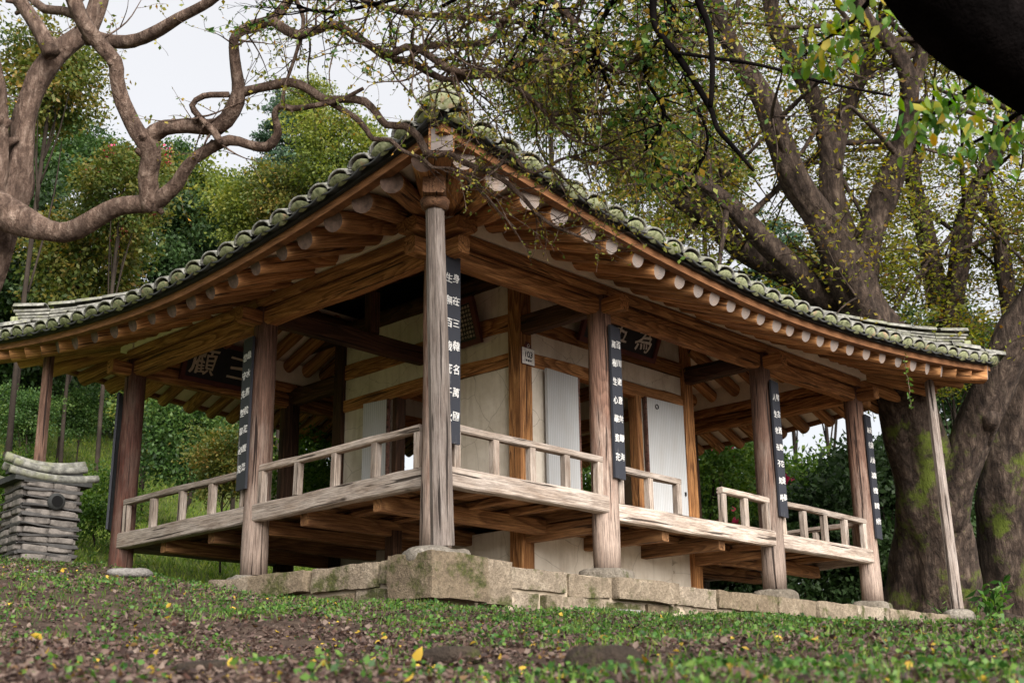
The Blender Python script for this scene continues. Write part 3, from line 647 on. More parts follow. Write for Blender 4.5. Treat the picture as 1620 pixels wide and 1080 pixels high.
# eave boards that follow the curve
def sweep(s, k0, k1, d, dz, w, h, n=40):
    m = MB()
    for i in range(n+1):
        k = k0+(k1-k0)*i/n; z = s.ze(k)+dz; q = s.A+s.u*k+s.n*(s.ins(k)+d)
        for (a, b) in ((-w/2, -h/2), (w/2, -h/2), (w/2, h/2), (-w/2, h/2)): m.v.append((q.x+s.n.x*a, q.y+s.n.y*a, z+b))
    for i in range(n):
        for j in range(4): a = i*4+j; b = i*4+(j+1) % 4; m.f.append((a, b, b+4, a+4))
    m.f += [(3, 2, 1, 0), tuple(n*4+j for j in range(4))]; return m
def eave_wood():
    g = NT('wood_eave'); v = g.coord('Object', (1, 1, 1)); st = g.noise(g.coord('Object', (3, 3, 40)), 1.5, 5, .7); h = g.noise(v, 2.4, 4, .6)
    c = g.ramp(st, [(.3, (.06, .026, .012)), (.5, (.20, .088, .037)), (.72, (.32, .155, .066))]); g.col(g.mix(g.ramp(h, [(.4, 0), (.75, .7)]), c, (.16, .07, .03)), .8, .25); g.bump(st, .4, .006); return g.m
EAVEW = eave_wood()
for s in SIDES:
    sweep(s, .05, s.L-.05, .105, -.138, .09, .115).build('eave_board', EAVEW, roof)
    sweep(s, .03, s.L-.03, .035, -.078, .045, .085).build('tile_batten', TILE_DARK, roof)
# rafters: straight ones along the sides, fanning ones at the corners; lime plaster between
FR = [-.92, -.50, -.075, .325, .745, 1.10, 1.506, 1.859, 2.20, 2.52, 2.81, 3.117, 3.398, 3.691, 4.007, 4.277, 4.613, 4.918, 5.233, 5.585, 5.97, 6.352, 6.75, 7.13, 7.51, 7.90, 8.30, 8.70]
LR = [-1.08, -.66, -.238, .191, .626, .991, 1.43, 1.825, 2.235, 2.60, 2.98, 3.38, 3.78, 4.18, 4.62, 5.08, 5.50, 5.92, 6.30, 6.68]
def rafters(s, coords, par0, par1, Lcol, depth):
    """coords measured along the column line; par: offset of the side's start from column 0"""
    prev = None; sof = MB(); M = {}
    for w in coords:
        k = par0+w*par1; q = s.A+s.u*k+s.n*(s.ins(k)+.16); e = Vector((q.x, q.y, s.ze(k)-.235))
        lo, hi = .95, Lcol-.95
        if w < lo: wi = .30+(w+1.1)/(lo+1.1)*(lo-.30); dep = .25+max(0, wi-.3)*1.0
        elif w > hi: wi = Lcol-.30-(Lcol+1.1-w)/(lo+1.1)*(lo-.30)*1.0 if False else Lcol-(.30+(Lcol-w+1.1)/(lo+1.1)*(lo-.30)); dep = .25+max(0, Lcol-wi-.3)*1.0
        else: wi = w; dep = depth
        ki = par0+wi*par1; qi = s.A+s.u*ki+s.n*(s.inner+dep); i_ = Vector((qi.x, qi.y, 3.235+.36*dep))
        r = (.102 if (w < .8 or w > Lcol-.8) else .083)+random.uniform(-.007, .007); log('rafter', e, i_, r, r*1.05, WOOD_RAFTER, roof, 14, .008, None, ENDGRAIN if s is FRONT else ENDBROWN)
        if prev is not None:
            a, b = prev; up = Vector((0, 0, .098)); out = (e-i_).normalized()*.05; sof.add([a+up+out, e+up+out, i_+up, b+up], [(0, 1, 2, 3)])
        prev = (e, i_)
    o = sof.build('soffit', SOFFIT, roof)
rafters(FRONT, FR, OX, 1, R3, 1.25); rafters(BACK, [R3-w for w in FR], OX+R3-R3, 1, R3, 1.25)
rafters(LEFT, [L2-w for w in LR][::-1] if False else [w for w in LR], OY+L2, -1, L2, 2.4); rafters(RIGHT, LR, OY, 1, L2, 2.3)
for (a, b) in (((-.16, 0), (R3+.16, 0)), ((-.16, L2), (R3+.16, L2)), ((0, .17), (0, L2-.17)), ((R3, .17), (R3, L2-.17))):
    w_ = .30; m = MB(); m.box(((a[0]+b[0])/2, (a[1]+b[1])/2, 3.19), (abs(b[0]-a[0]) or w_, abs(b[1]-a[1]) or w_, .28)); m.build('infill_plaster', SOFFIT, roof)
# inner ceiling above the verandas
m = MB(); zi = lambda d: 3.285+.36*d
m.add([(R1-.1, .1, zi(.9)), (R2+.1, .1, zi(.9)), (R2+.1, L2-.1, zi(.9)), (R1-.1, L2-.1, zi(.9))], [(0, 1, 2, 3)])
m.build('room_ceiling', WOOD_DARK, roof)
# angle rafters, props and hip ridges at the four corners
CORN = [((0, 0), (-1, -1), FRONT, 0), ((R3, 0), (1, -1), FRONT, LX), ((0, L2), (-1, 1), LEFT, 0), ((R3, L2), (1, 1), BACK, 0)]
PROPLAB = {0: 'near', 1: 'right', 2: 'left'}
for ci, ((cx, cy), (sx, sy), s, k) in enumerate(CORN):
    ex, ey = cx+sx*OX, cy+sy*OY; z = ZE+ZUP
    tip = Vector((ex-sx*.10, ey-sy*.11, z-.19)); inn = Vector((cx-sx*.75, cy-sy*.85, 3.42)); mid = Vector((cx+sx*.15, cy+sy*.17, 3.08))
    timber('angle_rafter', inn, tip, .21, .34, WOOD_RAFTER, roof, .02, .012)
    e2 = tip+(tip-inn).normalized()*.004
    m = MB(); d = (tip-inn).normalized(); Mx = frame3(d, Vector((0, 0, 1)), tip+d*.006); m.box((0, 0, 0), (.012, .18, .30)); m.build('angle_rafter_end', ENDGREY, roof, Mx)
    # prop post: octagonal, standing on its own stone
    bx, by = (cx+sx*.60, cy+sy*.74) if ci == 0 else (cx+sx*.74, cy+sy*.82); zb = PZ+.09 if ci < 2 else .12
    if ci == 3: zb = -.1
    tx, ty = (cx+sx*.86, cy+sy*.90) if ci == 0 else (cx+sx*.80, cy+sy*.76); zt = z-.60 if ci == 0 else z-.27
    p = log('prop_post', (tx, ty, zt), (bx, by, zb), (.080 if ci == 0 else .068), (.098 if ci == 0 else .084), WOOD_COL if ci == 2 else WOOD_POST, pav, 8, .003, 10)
    p.data.polygons.foreach_set('use_smooth', [False]*len(p.data.polygons))
    cap = MB(); tube(cap, [(tx, ty, zt-.01, .095), (tx, ty, zt+.015, .118), (tx, ty, zt+.07, .13), (tx, ty, zt+.09, .115)], 18); ci == 0 and cap.build('capital', WOOD_AGED, p, None, True)
    if ci == 0: timber('prop_block', (tx-sx*.13, ty-sy*.13, zt+.155), (tx+sx*.13, ty+sy*.13, zt+.155), .19, .15, WOOD_AGED, p, .015)
    if ci != 2: stone('prop_stone', (bx-(.06 if ci == 0 else 0), by+(.07 if ci == 0 else 0), PZ-.01), (.46, .42, .20), .6, STONE_B, p, .05, 2.6, 0, 8)
    # hip ridge: stacked flat tiles, a round capping, an upright end
    H = []
    for i in range(15):
        t = i/14; d_ = .34+t*3.4; f = d_/ (LY/2)
        x = ex-sx*d_*(1.0); y = ey-sy*d_; H.append(Vector((x, y, z+.06+.36*d_+.035*d_*d_ + .16*math.exp(-((d_-.34)/.55))-.17-.24*min(1, d_/2.2)**1.0+.0)))
    for lay in range(4):
        for i in range(len(H)-1):
            if lay and i == 0 and lay < 2: pass
            a, b = H[i].copy(), H[i+1].copy(); a.z += lay*.046+.03; b.z += lay*.046+.03
            dd = (a-b).normalized(); ext = (.02+.035*lay if i == 0 else 0)
            timber('ridge_tile', b+dd*.004, a+dd*(ext-.004), .25-.018*lay+random.uniform(-.01, .01), .034, TILE_RIDGE, roof, .01, .008, 2)
    for i in range(len(H)-1):
        a, b = H[i].copy(), H[i+1].copy(); a.z += .215; b.z += .215; dd = (a-b)
        M = frame3(dd, Vector((0, 0, 1)), (a+b)/2+dd.normalized()*(.10 if i == 0 else 0)); o = place(bpy.data.objects.new('ridge_cap', TV[i % 5].copy()), roof, M @ Matrix.Diagonal((dd.length/.335, .95, .85, 1)))
        o.data.materials.clear(); o.data.materials.append(TILE_RIDGE)
    dd = (H[0]-H[1]).normalized(); Mx = frame3(dd, Vector((0, 0, 1)), H[0]+Vector((0, 0, .205))+dd*.135)
    me = DV[ci].copy(); place(bpy.data.objects.new('ridge_end', me), roof, Mx @ Matrix.Diagonal((1.2, .95, .9, 1)))
    Mx = frame3(dd, Vector((0, 0, 1)), H[0]+Vector((0, 0, .05))+dd*.10); m = MB(); m.box((0, 0, 0), (.14, .24, .16)); ci and obj('ridge_end_plaster', stone_mesh((.12, .20, .10), ci*3+1, .1, 5), DISC, roof, Mx)
    # valley of corner cover tiles running out to the very corner
    for i in range(2):
        c = Vector((ex-sx*(.06+.24*i), ey-sy*(.06+.24*i), z+.015+.085*i)); M = frame3(Vector((sx, sy, -.28)), Vector((0, 0, 1)), c); place(bpy.data.objects.new('cover_tile', TV[i]), roof, M @ Matrix.Diagonal((1, 1.25, 1.1, 1)))
        if i == 0: place(bpy.data.objects.new('tile_end', DV[ci]), roof, M @ Matrix.Translation((.172, 0, -.005)) @ Matrix.Rotation(.3, 4, 'Y') @ Matrix.Diagonal((1, 1.25, 1.15, 1)))

# ------------------------------------------------------------------ boards with writing
def glyphs(text, size, jitter=.0):
    cu = bpy.data.curves.new('glyph', 'FONT'); cu.body = text; cu.size = size; cu.align_x = 'CENTER'; cu.align_y = 'CENTER'; cu.extrude = .0015; cu.resolution_u = 3; cu.offset = size*.006
    o = bpy.data.objects.new('glyph', cu); COL.objects.link(o); bpy.context.view_layer.update()
    me = bpy.data.meshes.new_from_object(o.evaluated_get(bpy.context.evaluated_depsgraph_get())); bpy.data.objects.remove(o); bpy.data.curves.remove(cu)
    V = np.array([v.co[:] for v in me.vertices]) if len(me.vertices) else np.zeros((0, 3))
    if len(V):
        c = V.mean(0); V[:, :2] -= (V[:, :2].max(0)+V[:, :2].min(0))/2
        if jitter:
            for i in range(len(V)):
                n_ = noise.noise_vector(Vector((V[i, 0]/size*2.6+hash(text) % 17, V[i, 1]/size*2.6, 1.5)))*size*jitter; V[i, 0] += n_.x+V[i, 1]*.10; V[i, 1] += n_.y
    F = [tuple(p.vertices) for p in me.polygons]; bpy.data.meshes.remove(me); return V, F
def lettering(items, parent, M, mat, name='character'):
    """items: (text, x, y, size) in the board's face plane; board local x right, z up, face towards -y"""
    allm = MB()
    for (t, x, z, sz) in items:
        V, F = glyphs(t, sz, .085); m = allm if len(items) > 40 else MB()
        m.add([(x+v[0], -.003-v[2], z+v[1]) for v in V], F)
        if m is not allm and m.v: m.build(name, mat, parent, M)
    if allm.v: tag(allm.build('small_writing', mat, parent, M), kind='stuff')
def couplet(u, v0, v1, pos, ang, w, z0, z1, right, left, label, lean=0.0):
    """long black board hung on a column; pos = centre in plan, ang = facing direction"""
    h = z1-z0; M = Matrix.Translation((pos[0], pos[1], (z0+z1)/2)) @ Matrix.Rotation(ang, 4, 'Z') @ Matrix.Rotation(lean, 4, 'X'); m = MB()
    # slightly uneven plank
    n = 8
    for i in range(n+1):
        z = -h/2+h*i/n; dx = .003*noise.noise(Vector((i*.6, pos[0]*3, 2)))
        for (a, b) in ((-w/2+dx, 0), (w/2+dx, 0), (w/2+dx, .028), (-w/2+dx, .028)): m.v.append((a, b, z))
    for i in range(n):
        for j in range(4): a = i*4+j; b = i*4+(j+1) % 4; m.f.append((a, b, b+4, a+4))
    m.f += [(3, 2, 1, 0), tuple(n*4+j for j in range(4))]
    o = m.build('couplet_board', SIGN, None, M); tag(o, label, 'sign', 'couplet boards on the columns')
    it = []; k = len(right); top_ = h/2-.07*h; stp = h*.86/k
    for i in range(k):
        z = top_-(i+.5)*stp+.01*h; it.append((right[i], w*.225, z, w*.45)); it.append((left[i], -w*.225, z-.012, w*.45))
    lettering(it, o, M, WHITEP)
COUPLETS = True
couplet(0, 0, 0, (.02, -.182), 0.06, .22, .93, 2.74, '身在三韓名萬國', '生無百歲死千秋', 'black couplet board half hidden behind the octagonal prop post')
couplet(0, 0, 0, (R1+.06, -.172), .12, .20, .92, 2.58, '百川逝意共歸海', '萬樹生心畢竟花', 'black couplet board on the column right of the octagonal prop post')
couplet(0, 0, 0, (R2+.06, -.172), .12, .21, .86, 2.56, '琴古酒應忘是夢', '人生老在不知時', 'black couplet board with a bleached foot on the column right of the railing gap')
couplet(0, 0, 0, (R3+.07, -.165), .14, .20, .82, 2.52, '花詩仙臨聽歌竹', '松行人流老影何', 'black couplet board on the farthest right column beside the mossy trunk')
couplet(0, 0, 0, (-.172, L1+.075), -math.pi/2-.12, .21, .90, 2.58, '緣水舊院花應落', '世守先塋慕必荒', 'black couplet board on the middle column of the left side')
couplet(0, 0, 0, (-.14, L2+.12), -math.radians(133), .20, .80, 2.5, '山水清風明月長', '春秋古今天地人', 'black couplet board seen edge-on at the reddish left column')
def nameboard(c, rz, tilt, w, h, text, mat, label, sz, frame_=True):
    M = Matrix.Translation(c) @ Matrix.Rotation(rz, 4, 'Z') @ Matrix.Rotation(tilt, 4, 'X'); m = MB(); m.box((0, .015, 0), (w, .03, h)); o = m.build('name_board', BLACK, None, M); tag(o, label, 'sign')
    if frame_:
        for (x, z, a, b) in ((0, h/2+.03, w+.12, .06), (0, -h/2-.03, w+.12, .06), (w/2+.03, 0, .06, h), (-w/2-.03, 0, .06, h)):
            f = MB(); f.box((x, -.006, z), (a, .05, b)); f.build('frame', FRAME_RED, o, M)
    n = len(text); lettering([(t, -w/2+w*(i+.5)/n, 0, sz) for i, t in enumerate(text)], o, M, mat); return o, M
nameboard((1.10, L2-.22, 3.06), 0, .25, 1.05, .46, '顧三', CREAMP, 'dark name board with cream characters under the far left eave', .40)
nameboard((3.98, RY0-.22, 3.13), 0, .40, 1.35, .40, '亭五為', WHITEP, 'dark name board with white characters above the open doors', .32)
o, M = nameboard((RX0-.20, 2.05, 3.05), -math.pi/2, .28, .62, .44, '', WHITEP, 'reddish-framed dark panel of small writing high on the room wall', .1)
lettering([(random.choice('山水風月花鳥雲石松竹人心古今天地春秋'), -.26+.047*a, .18-.05*b, .036) for a in range(12) for b in range(8)], o, M, CREAMP)
M = Matrix.Translation((R1+.015, RY0-.118, 2.505)); m = MB(); m.box((0, 0, 0), (.20, .012, .19)); o = m.build('number_plate', WHITEP, None, M); tag(o, 'small white number plate 103 on the room corner post', 'plate')
m = MB(); m.box((0, .003, 0), (.212, .010, .202)); m.box((0, .003, .115), (.11, .010, .05)); m.box((0, .003, .145), (.06, .010, .05)); m.build('plate_rim', FRAME_RED, o, M)
lettering([('1', -.045, .02, .105), ('0', 0, .02, .105), ('3', .045, .02, .105), ('萬', -.035, -.052, .03), ('歸', 0, -.052, .03), ('亭', .035, -.052, .03)], o, M @ Matrix.Translation((0, -.006, 0)), BLACK, 'number')
lettering([('⌂', 0, .13, .06)], o, M @ Matrix.Translation((0, -.004, 0)), WHITEP, 'emblem')

# ------------------------------------------------------------------ chimney of stacked tiles and mud
CH = at(57, 880, 12.6); CH.z = gz(CH.x, CH.y)
chim = empty('chimney', CH); tag(chim, 'squat grey chimney of stacked roof tiles and clay left of the pavilion', 'chimney')
ca = math.radians(62); CM = Matrix.Translation(CH) @ Matrix.Rotation(math.radians(-4), 4, 'Z')
cw, cdp = .52, .48
m = MB(); m.box((0, 0, .42), (cw-.06, cdp-.06, .84)); m.build('core', MUD, chim, CM)
for r in range(9):
    z = .05+r*.092; gap = random.uniform(-.01, .01)
    for (cx_, cy_, sx_, sy_) in ((0, -cdp/2, cw, .10), (0, cdp/2, cw, .10), (-cw/2, 0, .10, cdp), (cw/2, 0, .10, cdp)):
        nseg = 2
        for k in range(nseg):
            L_ = (sx_ if sx_ > sy_ else sy_)/nseg; o_ = -((nseg-1)/2-k)*L_
            c = (cx_+(o_ if sx_ > sy_ else 0), cy_+(o_ if sy_ > sx_ else 0), z+random.uniform(-.008, .008)); sz = (L_ if sx_ > sy_ else .10, L_ if sy_ > sx_ else .10, .066)
            obj('clay_block', stone_mesh(sz, random.random()*40, .30, 9, 6), MUD, chim, CM @ Matrix.Translation(c))
    for (a, b) in (((-cw/2-.045, -cdp/2-.006), (cw/2+.045, -cdp/2-.006)), ((-cw/2-.006, -cdp/2-.04), (-cw/2-.006, cdp/2+.04)), ((cw/2+.006, -cdp/2-.04), (cw/2+.006, cdp/2+.04))):
        p = CM @ Vector((*a, z+.042)); q = CM @ Vector((*b, z+.042)); timber('tile_course', p, q, .10, .017, COURSE, chim, .004, .040, 7)
h = MB(); tube(h, [(0.03, -cdp/2-.10, .62, .085), (0.03, -cdp/2-.02, .62, .085), (0.03, -cdp/2+.05, .62, .07)], 20); h.build('smoke_hole', TILE_DARK, chim, CM, True)
h = MB(); tube(h, [(0.03, -cdp/2-.105, .62, .058), (0.03, -cdp/2-.10, .62, .058)], 20); h.build('flue_dark_disc', HOLE_DARK, chim, CM)  # flat black disc on the pipe mouth, painting the shade inside the hole
for k, (z, w_, ov) in enumerate(((.86, .31, .20), (.98, .17, .12))):
    for sy_ in (-1, 1):
        pts = [(x*(cw/2+ov), sy_*w_*.9, z+.05*abs(x)**2-.012*k,  .040) for x in (-1, -.6, -.2, .2, .6, 1)]
        h = MB(); tube(h, spline(pts, .08), 10, .12, 3.0*k); h.build('cap_tile', TILE_RIDGE, chim, CM, True)
    h = MB(); h.box((0, 0, z-.02), (cw+ov*1.4, w_*1.9, .06)); h.build('cap_bed', TILE_DARK, chim, CM)
h = MB(); tube(h, spline([(x*(cw/2+.16), 0, 1.03+.06*abs(x)**2, .050) for x in (-1, -.6, -.2, .2, .6, 1)], .08), 12, .08, 9.0); h.build('ridge_tile', TILE_RIDGE, chim, CM, True)

# ------------------------------------------------------------------ trees
PXS = [1.0]
def px(poly, d0, d1):
    n = len(poly); out = []
    for i, q in enumerate(poly):
        d = q[3] if len(q) > 3 else d0+(d1-d0)*i/max(1, n-1); p = at(q[0], q[1], d); out.append((p.x, p.y, p.z, q[2]*d/F_PX*PXS[0]))
    return out
def wander(p, d, L, r, wig=.5, step=.07, grav=-.02, curl=None):
    """crooked twig"""
    d = Vector(d).normalized(); p = Vector(p); out = [(p.x, p.y, p.z, r)]; n = max(3, int(L/step)); so = random.random()*90
    for i in range(n):
        d = (d+noise.noise_vector(Vector((so, i*.35, 0)))*wig+Vector((0, 0, grav))).normalized(); p = p+d*step
        out.append((p.x, p.y, p.z, max(.0016, r*(1-.85*(i+1)/n))))
    return out
def rvec(): return Vector(rng.normal(size=3)).normalized()
class Tree:
    def __init__(s): s.wood = MB(); s.P = []; s.D = []; s.S = []; s.curves = []
    def limb(s, pts, n=10, step=.12, rough=.20, keep=True):
        Q = spline(pts, step); tube(s.wood, Q, n, rough, random.random()*20)
        if keep: s.curves.append(Q)
        return Q
    def leaf(s, p, d, size): s.P.append(tuple(p)); s.D.append(tuple(d)); s.S.append(size)
    def twigs(s, Q, count, L, r, levels, leafn, lsize, wig=.45, grav=-.02, out=None, t0=.1, bias=None):
        for _ in range(count):
            i = int(len(Q)*random.uniform(t0, .999)); b = Q[min(i, len(Q)-1)]; tang = Vector(Q[min(i+1, len(Q)-1)][:3])-Vector(Q[max(0, i-1)][:3])
            if tang.length < 1e-6: tang = rvec()
            d = (rvec()*1.0+tang.normalized()*.6+(bias or Vector((0, 0, .1)))).normalized(); rr = min(r, b[3]*.7)
            T = wander(b[:3], d, L*random.uniform(.5, 1.2), rr, wig, .07 if L > .5 else .045, grav); tube(s.wood, T, 5 if rr > .006 else 4)
            if levels: s.twigs(T, max(2, int(count_for(L))), L*.5, rr*.55, levels-1, leafn, lsize, wig, grav, None, .15, bias)
            if levels == 0 or leafn > 6:
                for q in range(leafn):
                    t = T[int(len(T)*random.uniform(.2, .999))]; s.leaf(Vector(t[:3]), rvec()+Vector((0, 0, -.25)), lsize*random.uniform(.6, 1.25))
    def finish(s, name, label, cat, bark, leafm, six=False, width=.55, group=None, base=None, rndf=None):
        root = empty(name, base or s.curves[0][0][:3]); tag(root, label, cat, group)
        s.wood.build('trunk', bark, root, None, True)
        if s.P: leaves_obj('crown', [leaf_geo(np.array(s.P), np.array(s.D), np.array(s.S), width, .12, None if rndf is None else rndf(len(s.P)), six)], leafm, root)
        return root
def count_for(L): return 2+L*4

# the old crape myrtle on the left
T = Tree()
g0 = at(-105, 925, 9.6); zg = gz(g0.x, g0.y)
T.limb([(g0.x, g0.y, zg-.2, .30)]+px([(-95, 760, 44), (-70, 560, 38), (-30, 430, 34), (2, 345, 30), (26, 300, 25), (34, 240, 20), (42, 180, 18), (62, 124, 18), (95, 82, 17), (130, 54, 15), (148, 28, 14), (160, -15, 13), (175, -90, 11)], 9.6, 10.4), 18, .07)
T.limb(px([(-40, 400, 30), (-12, 300, 22), (-6, 200, 20), (-16, 110, 17), (-40, 20, 15)], 9.7, 9.9), 14)
T.limb(px([(82, 86, 13), (60, 44, 12), (38, 12, 11), (20, -14, 12), (-10, -70, 10)], 9.9, 10.3), 12)
T.limb(px([(-10, 330, 30), (38, 352, 24), (75, 364, 17), (110, 366, 16), (148, 346, 15), (185, 327, 14), (222, 323, 14), (246, 320, 13), (262, 306, 12), (281, 289, 11), (296, 262, 9), (326, 238, 9), (363, 222, 8), (393, 229, 7), (422, 233, 8), (440, 211, 7), (434, 182, 5), (444, 168, 5), (463, 172, 5), (500, 167, 4.5), (540, 158, 4), (575, 140, 3)], 9.5, 8.9), 14, .06)
T.limb(px([(238, 334, 14), (236, 308, 16), (234, 282, 15), (239, 252, 15), (234, 226, 17), (218, 210, 13), (202, 178, 12), (189, 148, 12), (184, 122, 11), (182, 97, 12), (163, 75, 12), (146, 55, 13), (130, 33, 13), (114, -8, 13), (95, -80, 11)], 9.3, 9.0), 14, .06)
T.limb(px([(46, -6, 6), (70, 14, 7), (100, 17, 7), (125, 26, 8)], 9.4, 9.05), 8)
E_ = T.limb(px([(236, 224, 15), (246, 210, 14), (262, 202, 12), (296, 199, 12), (344, 200, 13), (368, 176, 13), (378, 145, 11), (374, 112, 9), (370, 75, 8), (374, 55, 8), (400, 40, 9), (430, 32, 9), (450, 10, 8), (470, -20, 7)], 9.25, 8.9), 12, .06)
F_ = T.limb(px([(380, 147, 9), (400, 142, 7), (418, 138, 7), (463, 131, 8), (496, 147, 7), (514, 158, 7), (547, 157, 6), (577, 161, 6.5), (596, 180, 6), (611, 198, 6), (640, 200, 6), (662, 217, 6), (674, 240, 6), (690, 246, 5), (707, 243, 5.5), (736, 258, 5), (766, 269, 5), (795, 284, 4.2), (825, 310, 3.8), (847, 335, 3), (877, 358, 2.6), (921, 376, 2.2), (951, 395, 1.6)], 9.1, 8.5), 10, .05, .10)
F2 = T.limb(px([(514, 158, 5), (538, 172, 4.6), (562, 186, 4.6), (580, 206, 4.4), (590, 220, 4), (618, 222, 3.5), (632, 236, 4), (647, 243, 3), (670, 252, 3), (684, 265, 2.6), (707, 266, 2.6), (725, 272, 2), (745, 290, 2), (770, 310, 1.7), (790, 335, 1.4), (815, 360, 1.2)], 9.0, 8.5), 8, .05, .1)
T.limb(px([(362, 150, 5), (322, 152, 5), (304, 167, 5), (315, 185, 5), (337, 207, 6), (350, 228, 6)], 9.0, 9.1), 10, .05)
T.limb(px([(140, 57, 14), (170, 65, 11), (210, 66, 10), (252, 48, 10), (281, 30, 9), (330, 4, 8), (370, -30, 7)], 10.0, 9.4), 12, .07)
H1 = T.limb(px([(430, 33, 8), (452, 48, 8), (474, 56, 8), (500, 48, 7), (530, 40, 7), (560, 56, 6.5), (588, 74, 6.5), (615, 93, 6), (650, 99, 6), (683, 117, 6), (705, 126, 5), (733, 123, 5), (788, 120, 4.6), (816, 136, 4.4), (850, 165, 4), (881, 182, 4), (900, 173, 3.5), (930, 177, 3), (992, 184, 2.5), (1050, 200, 2)], 8.9, 8.2), 10, .05, .1)
H2 = T.limb(px([(595, 78, 6), (622, 85, 6), (643, 74, 6), (665, 80, 5.5), (690, 96, 6), (714, 111, 6), (745, 116, 5), (770, 111, 5), (795, 114, 4.5), (830, 100, 3.5), (870, 95, 3), (930, 120, 2.4), (990, 135, 2)], 8.6, 8.0), 10, .05, .1)
H3 = T.limb(px([(648, 95, 5), (668, 75, 6), (714, 71, 6), (750, 70, 6), (775, 66, 6), (798, 37, 6), (816, 2, 6), (830, -40, 5)], 8.6, 8.3), 10, .05, .1)
H4 = T.limb(px([(850, -40, 6), (870, -3, 5), (893, 18, 5), (918, 52, 5), (930, 80, 4.5), (955, 105, 4), (980, 111, 3.5), (1023, 80, 3.5), (1054, 68, 3), (1090, 60, 2)], 8.2, 7.6), 9, .05, .1)
H5 = T.limb(px([(766, 269, 3.4), (790, 262, 3.2), (808, 240, 3), (825, 262, 3), (845, 274, 3), (870, 262, 2.8), (900, 248, 2.4), (940, 258, 2), (985, 250, 1.6)], 8.6, 8.2), 8, .05, .1)
H6 = T.limb(px([(850, 165, 3), (880, 200, 2.8), (915, 225, 2.5), (950, 232, 2.2), (1000, 262, 1.8), (1060, 280, 1.5)], 8.3, 7.9), 7, .05, .1)
H7 = T.limb(px([(463, -10, 4), (480, 30, 3.5), (470, 80, 3), (450, 140, 2.5), (449, 165, 2)], 8.8, 8.9), 7, .05, .1)
H8 = T.limb(px([(540, -20, 5), (600, 10, 4.5), (680, 25, 4), (760, 30, 4), (840, 40, 3.6), (900, 70, 3), (960, 60, 2.5)], 8.6, 8.0), 8, .05, .1)
for Q in T.curves[:10]:
    for _ in range(5):
        if len(Q) < 9: continue
        i = random.randrange(4, len(Q)-3); b = Q[i]; t_ = (Vector(Q[i+1][:3])-Vector(Q[i-1][:3])).normalized(); d = t_.cross(rvec()).normalized(); p0 = Vector(b[:3]); rr = b[3]
        if rr < .02: continue
        l_ = rr*random.uniform(1.05, 1.7); tube(T.wood, [(*(p0+d*rr*.3), rr*.62), (*(p0+d*rr*.9), rr*random.uniform(.30, .5)), (*(p0+d*l_+t_*rr*.3), rr*random.uniform(.16, .34))], 9, .3, random.random()*9)
for Q, c, L, sz in ((H1, 50, .8, .034), (H2, 42, .8, .034), (H3, 24, .75, .034), (H4, 38, .75, .036), (H5, 16, .6, .028), (H6, 22, .65, .030), (H8, 44, .8, .036)): T.twigs(Q, c, L, .009, 1, 8, sz, .42, -.015, None, .05)
T.twigs(F_, 16, .5, .006, 1, 3, .030, .5, -.02, None, .5, RT*.8); T.twigs(F2, 14, .55, .006, 1, 3, .030, .5, -.03, None, .45, RT*.8)
T.twigs(E_, 14, .6, .008, 1, 6, .036, .45, -.02, None, .55); T.twigs(H7, 8, .5, .006, 1, 6, .036)
for Q in T.curves[:3]+[T.curves[4], T.curves[9]]: T.twigs(Q, 6, .7, .009, 1, 6, .042, .4, .02, None, .6)
for cx_, cy_, n in ((760, 330, 6), (930, 300, 0)):
    pass
MYR = T.finish('crape_myrtle', 'smooth-barked contorted crape myrtle at left reaching over the roof corner', 'tree', BARK_MYRTLE, LEAF_MYRTLE, base=(g0.x, g0.y, zg), rndf=lambda n: np.clip(rng.normal(.5, .25, n), 0, 1))

# ragged leafy canopy hanging in from above, between the myrtle and the big tree
T = Tree()
c0 = at(1180, -420, 9.0)
T.limb(px([(1300, -700, 26), (1230, -520, 22), (1150, -330, 18), (1090, -180, 14), (1040, -90, 9), (1033, -5, 6), (1038, 44, 5.5), (1069, 84, 5.5), (1104, 138, 5), (1127, 178, 4.5), (1135, 204, 4), (1167, 240, 3.5), (1192, 270, 2.5)], 7.6, 7.0), 9, .05, .08)
T.limb(px([(1120, -150, 9), (1100, -60, 7), (1104, -2, 6), (1122, 44, 5), (1127, 111, 4.5), (1124, 169, 4.2)], 7.3, 7.0), 8, .05, .08)
T.limb(px([(1069, 84, 3), (1130, 92, 3), (1210, 105, 2.8), (1300, 130, 2.5), (1410, 152, 2)], 7.2, 7.4), 6, .06)
K = [T.limb(px([(1090, -180, 7), (980, -120, 6), (880, -60, 5), (780, -30, 4), (700, 10, 3)], 7.8, 8.2), 7, .06), T.limb(px([(1060, -130, 6), (1000, -40, 5), (960, 20, 4), (940, 70, 3), (960, 130, 2.5)], 7.6, 7.8), 7, .06),
     T.limb(px([(1040, -60, 5), (1060, 30, 4), (1020, 110, 3.4), (1050, 180, 2.6), (1020, 240, 2)], 7.5, 7.8), 7, .06), T.limb(px([(900, -80, 5), (860, 0, 4), (830, 60, 3), (800, 110, 2.2)], 8.0, 8.2), 6, .06),
     T.limb(px([(1090, -100, 4), (1110, 20, 3.4), (1085, 120, 3), (1120, 220, 2.4), (1085, 300, 1.8)], 7.9, 8.3), 6, .06), T.limb(px([(760, -70, 5), (680, -20, 4), (600, 5, 3.4), (520, 20, 2.6), (470, 10, 2)], 8.2, 8.6), 6, .06)]
for Q in K: T.twigs(Q, 16, .75, .008, 1, 6, .042, .4, -.03, None, .05)
T.twigs(K[1], 10, .5, .007, 1, 8, .055, .4, -.05); T.twigs(K[2], 18, .5, .007, 1, 8, .055, .4, -.05)
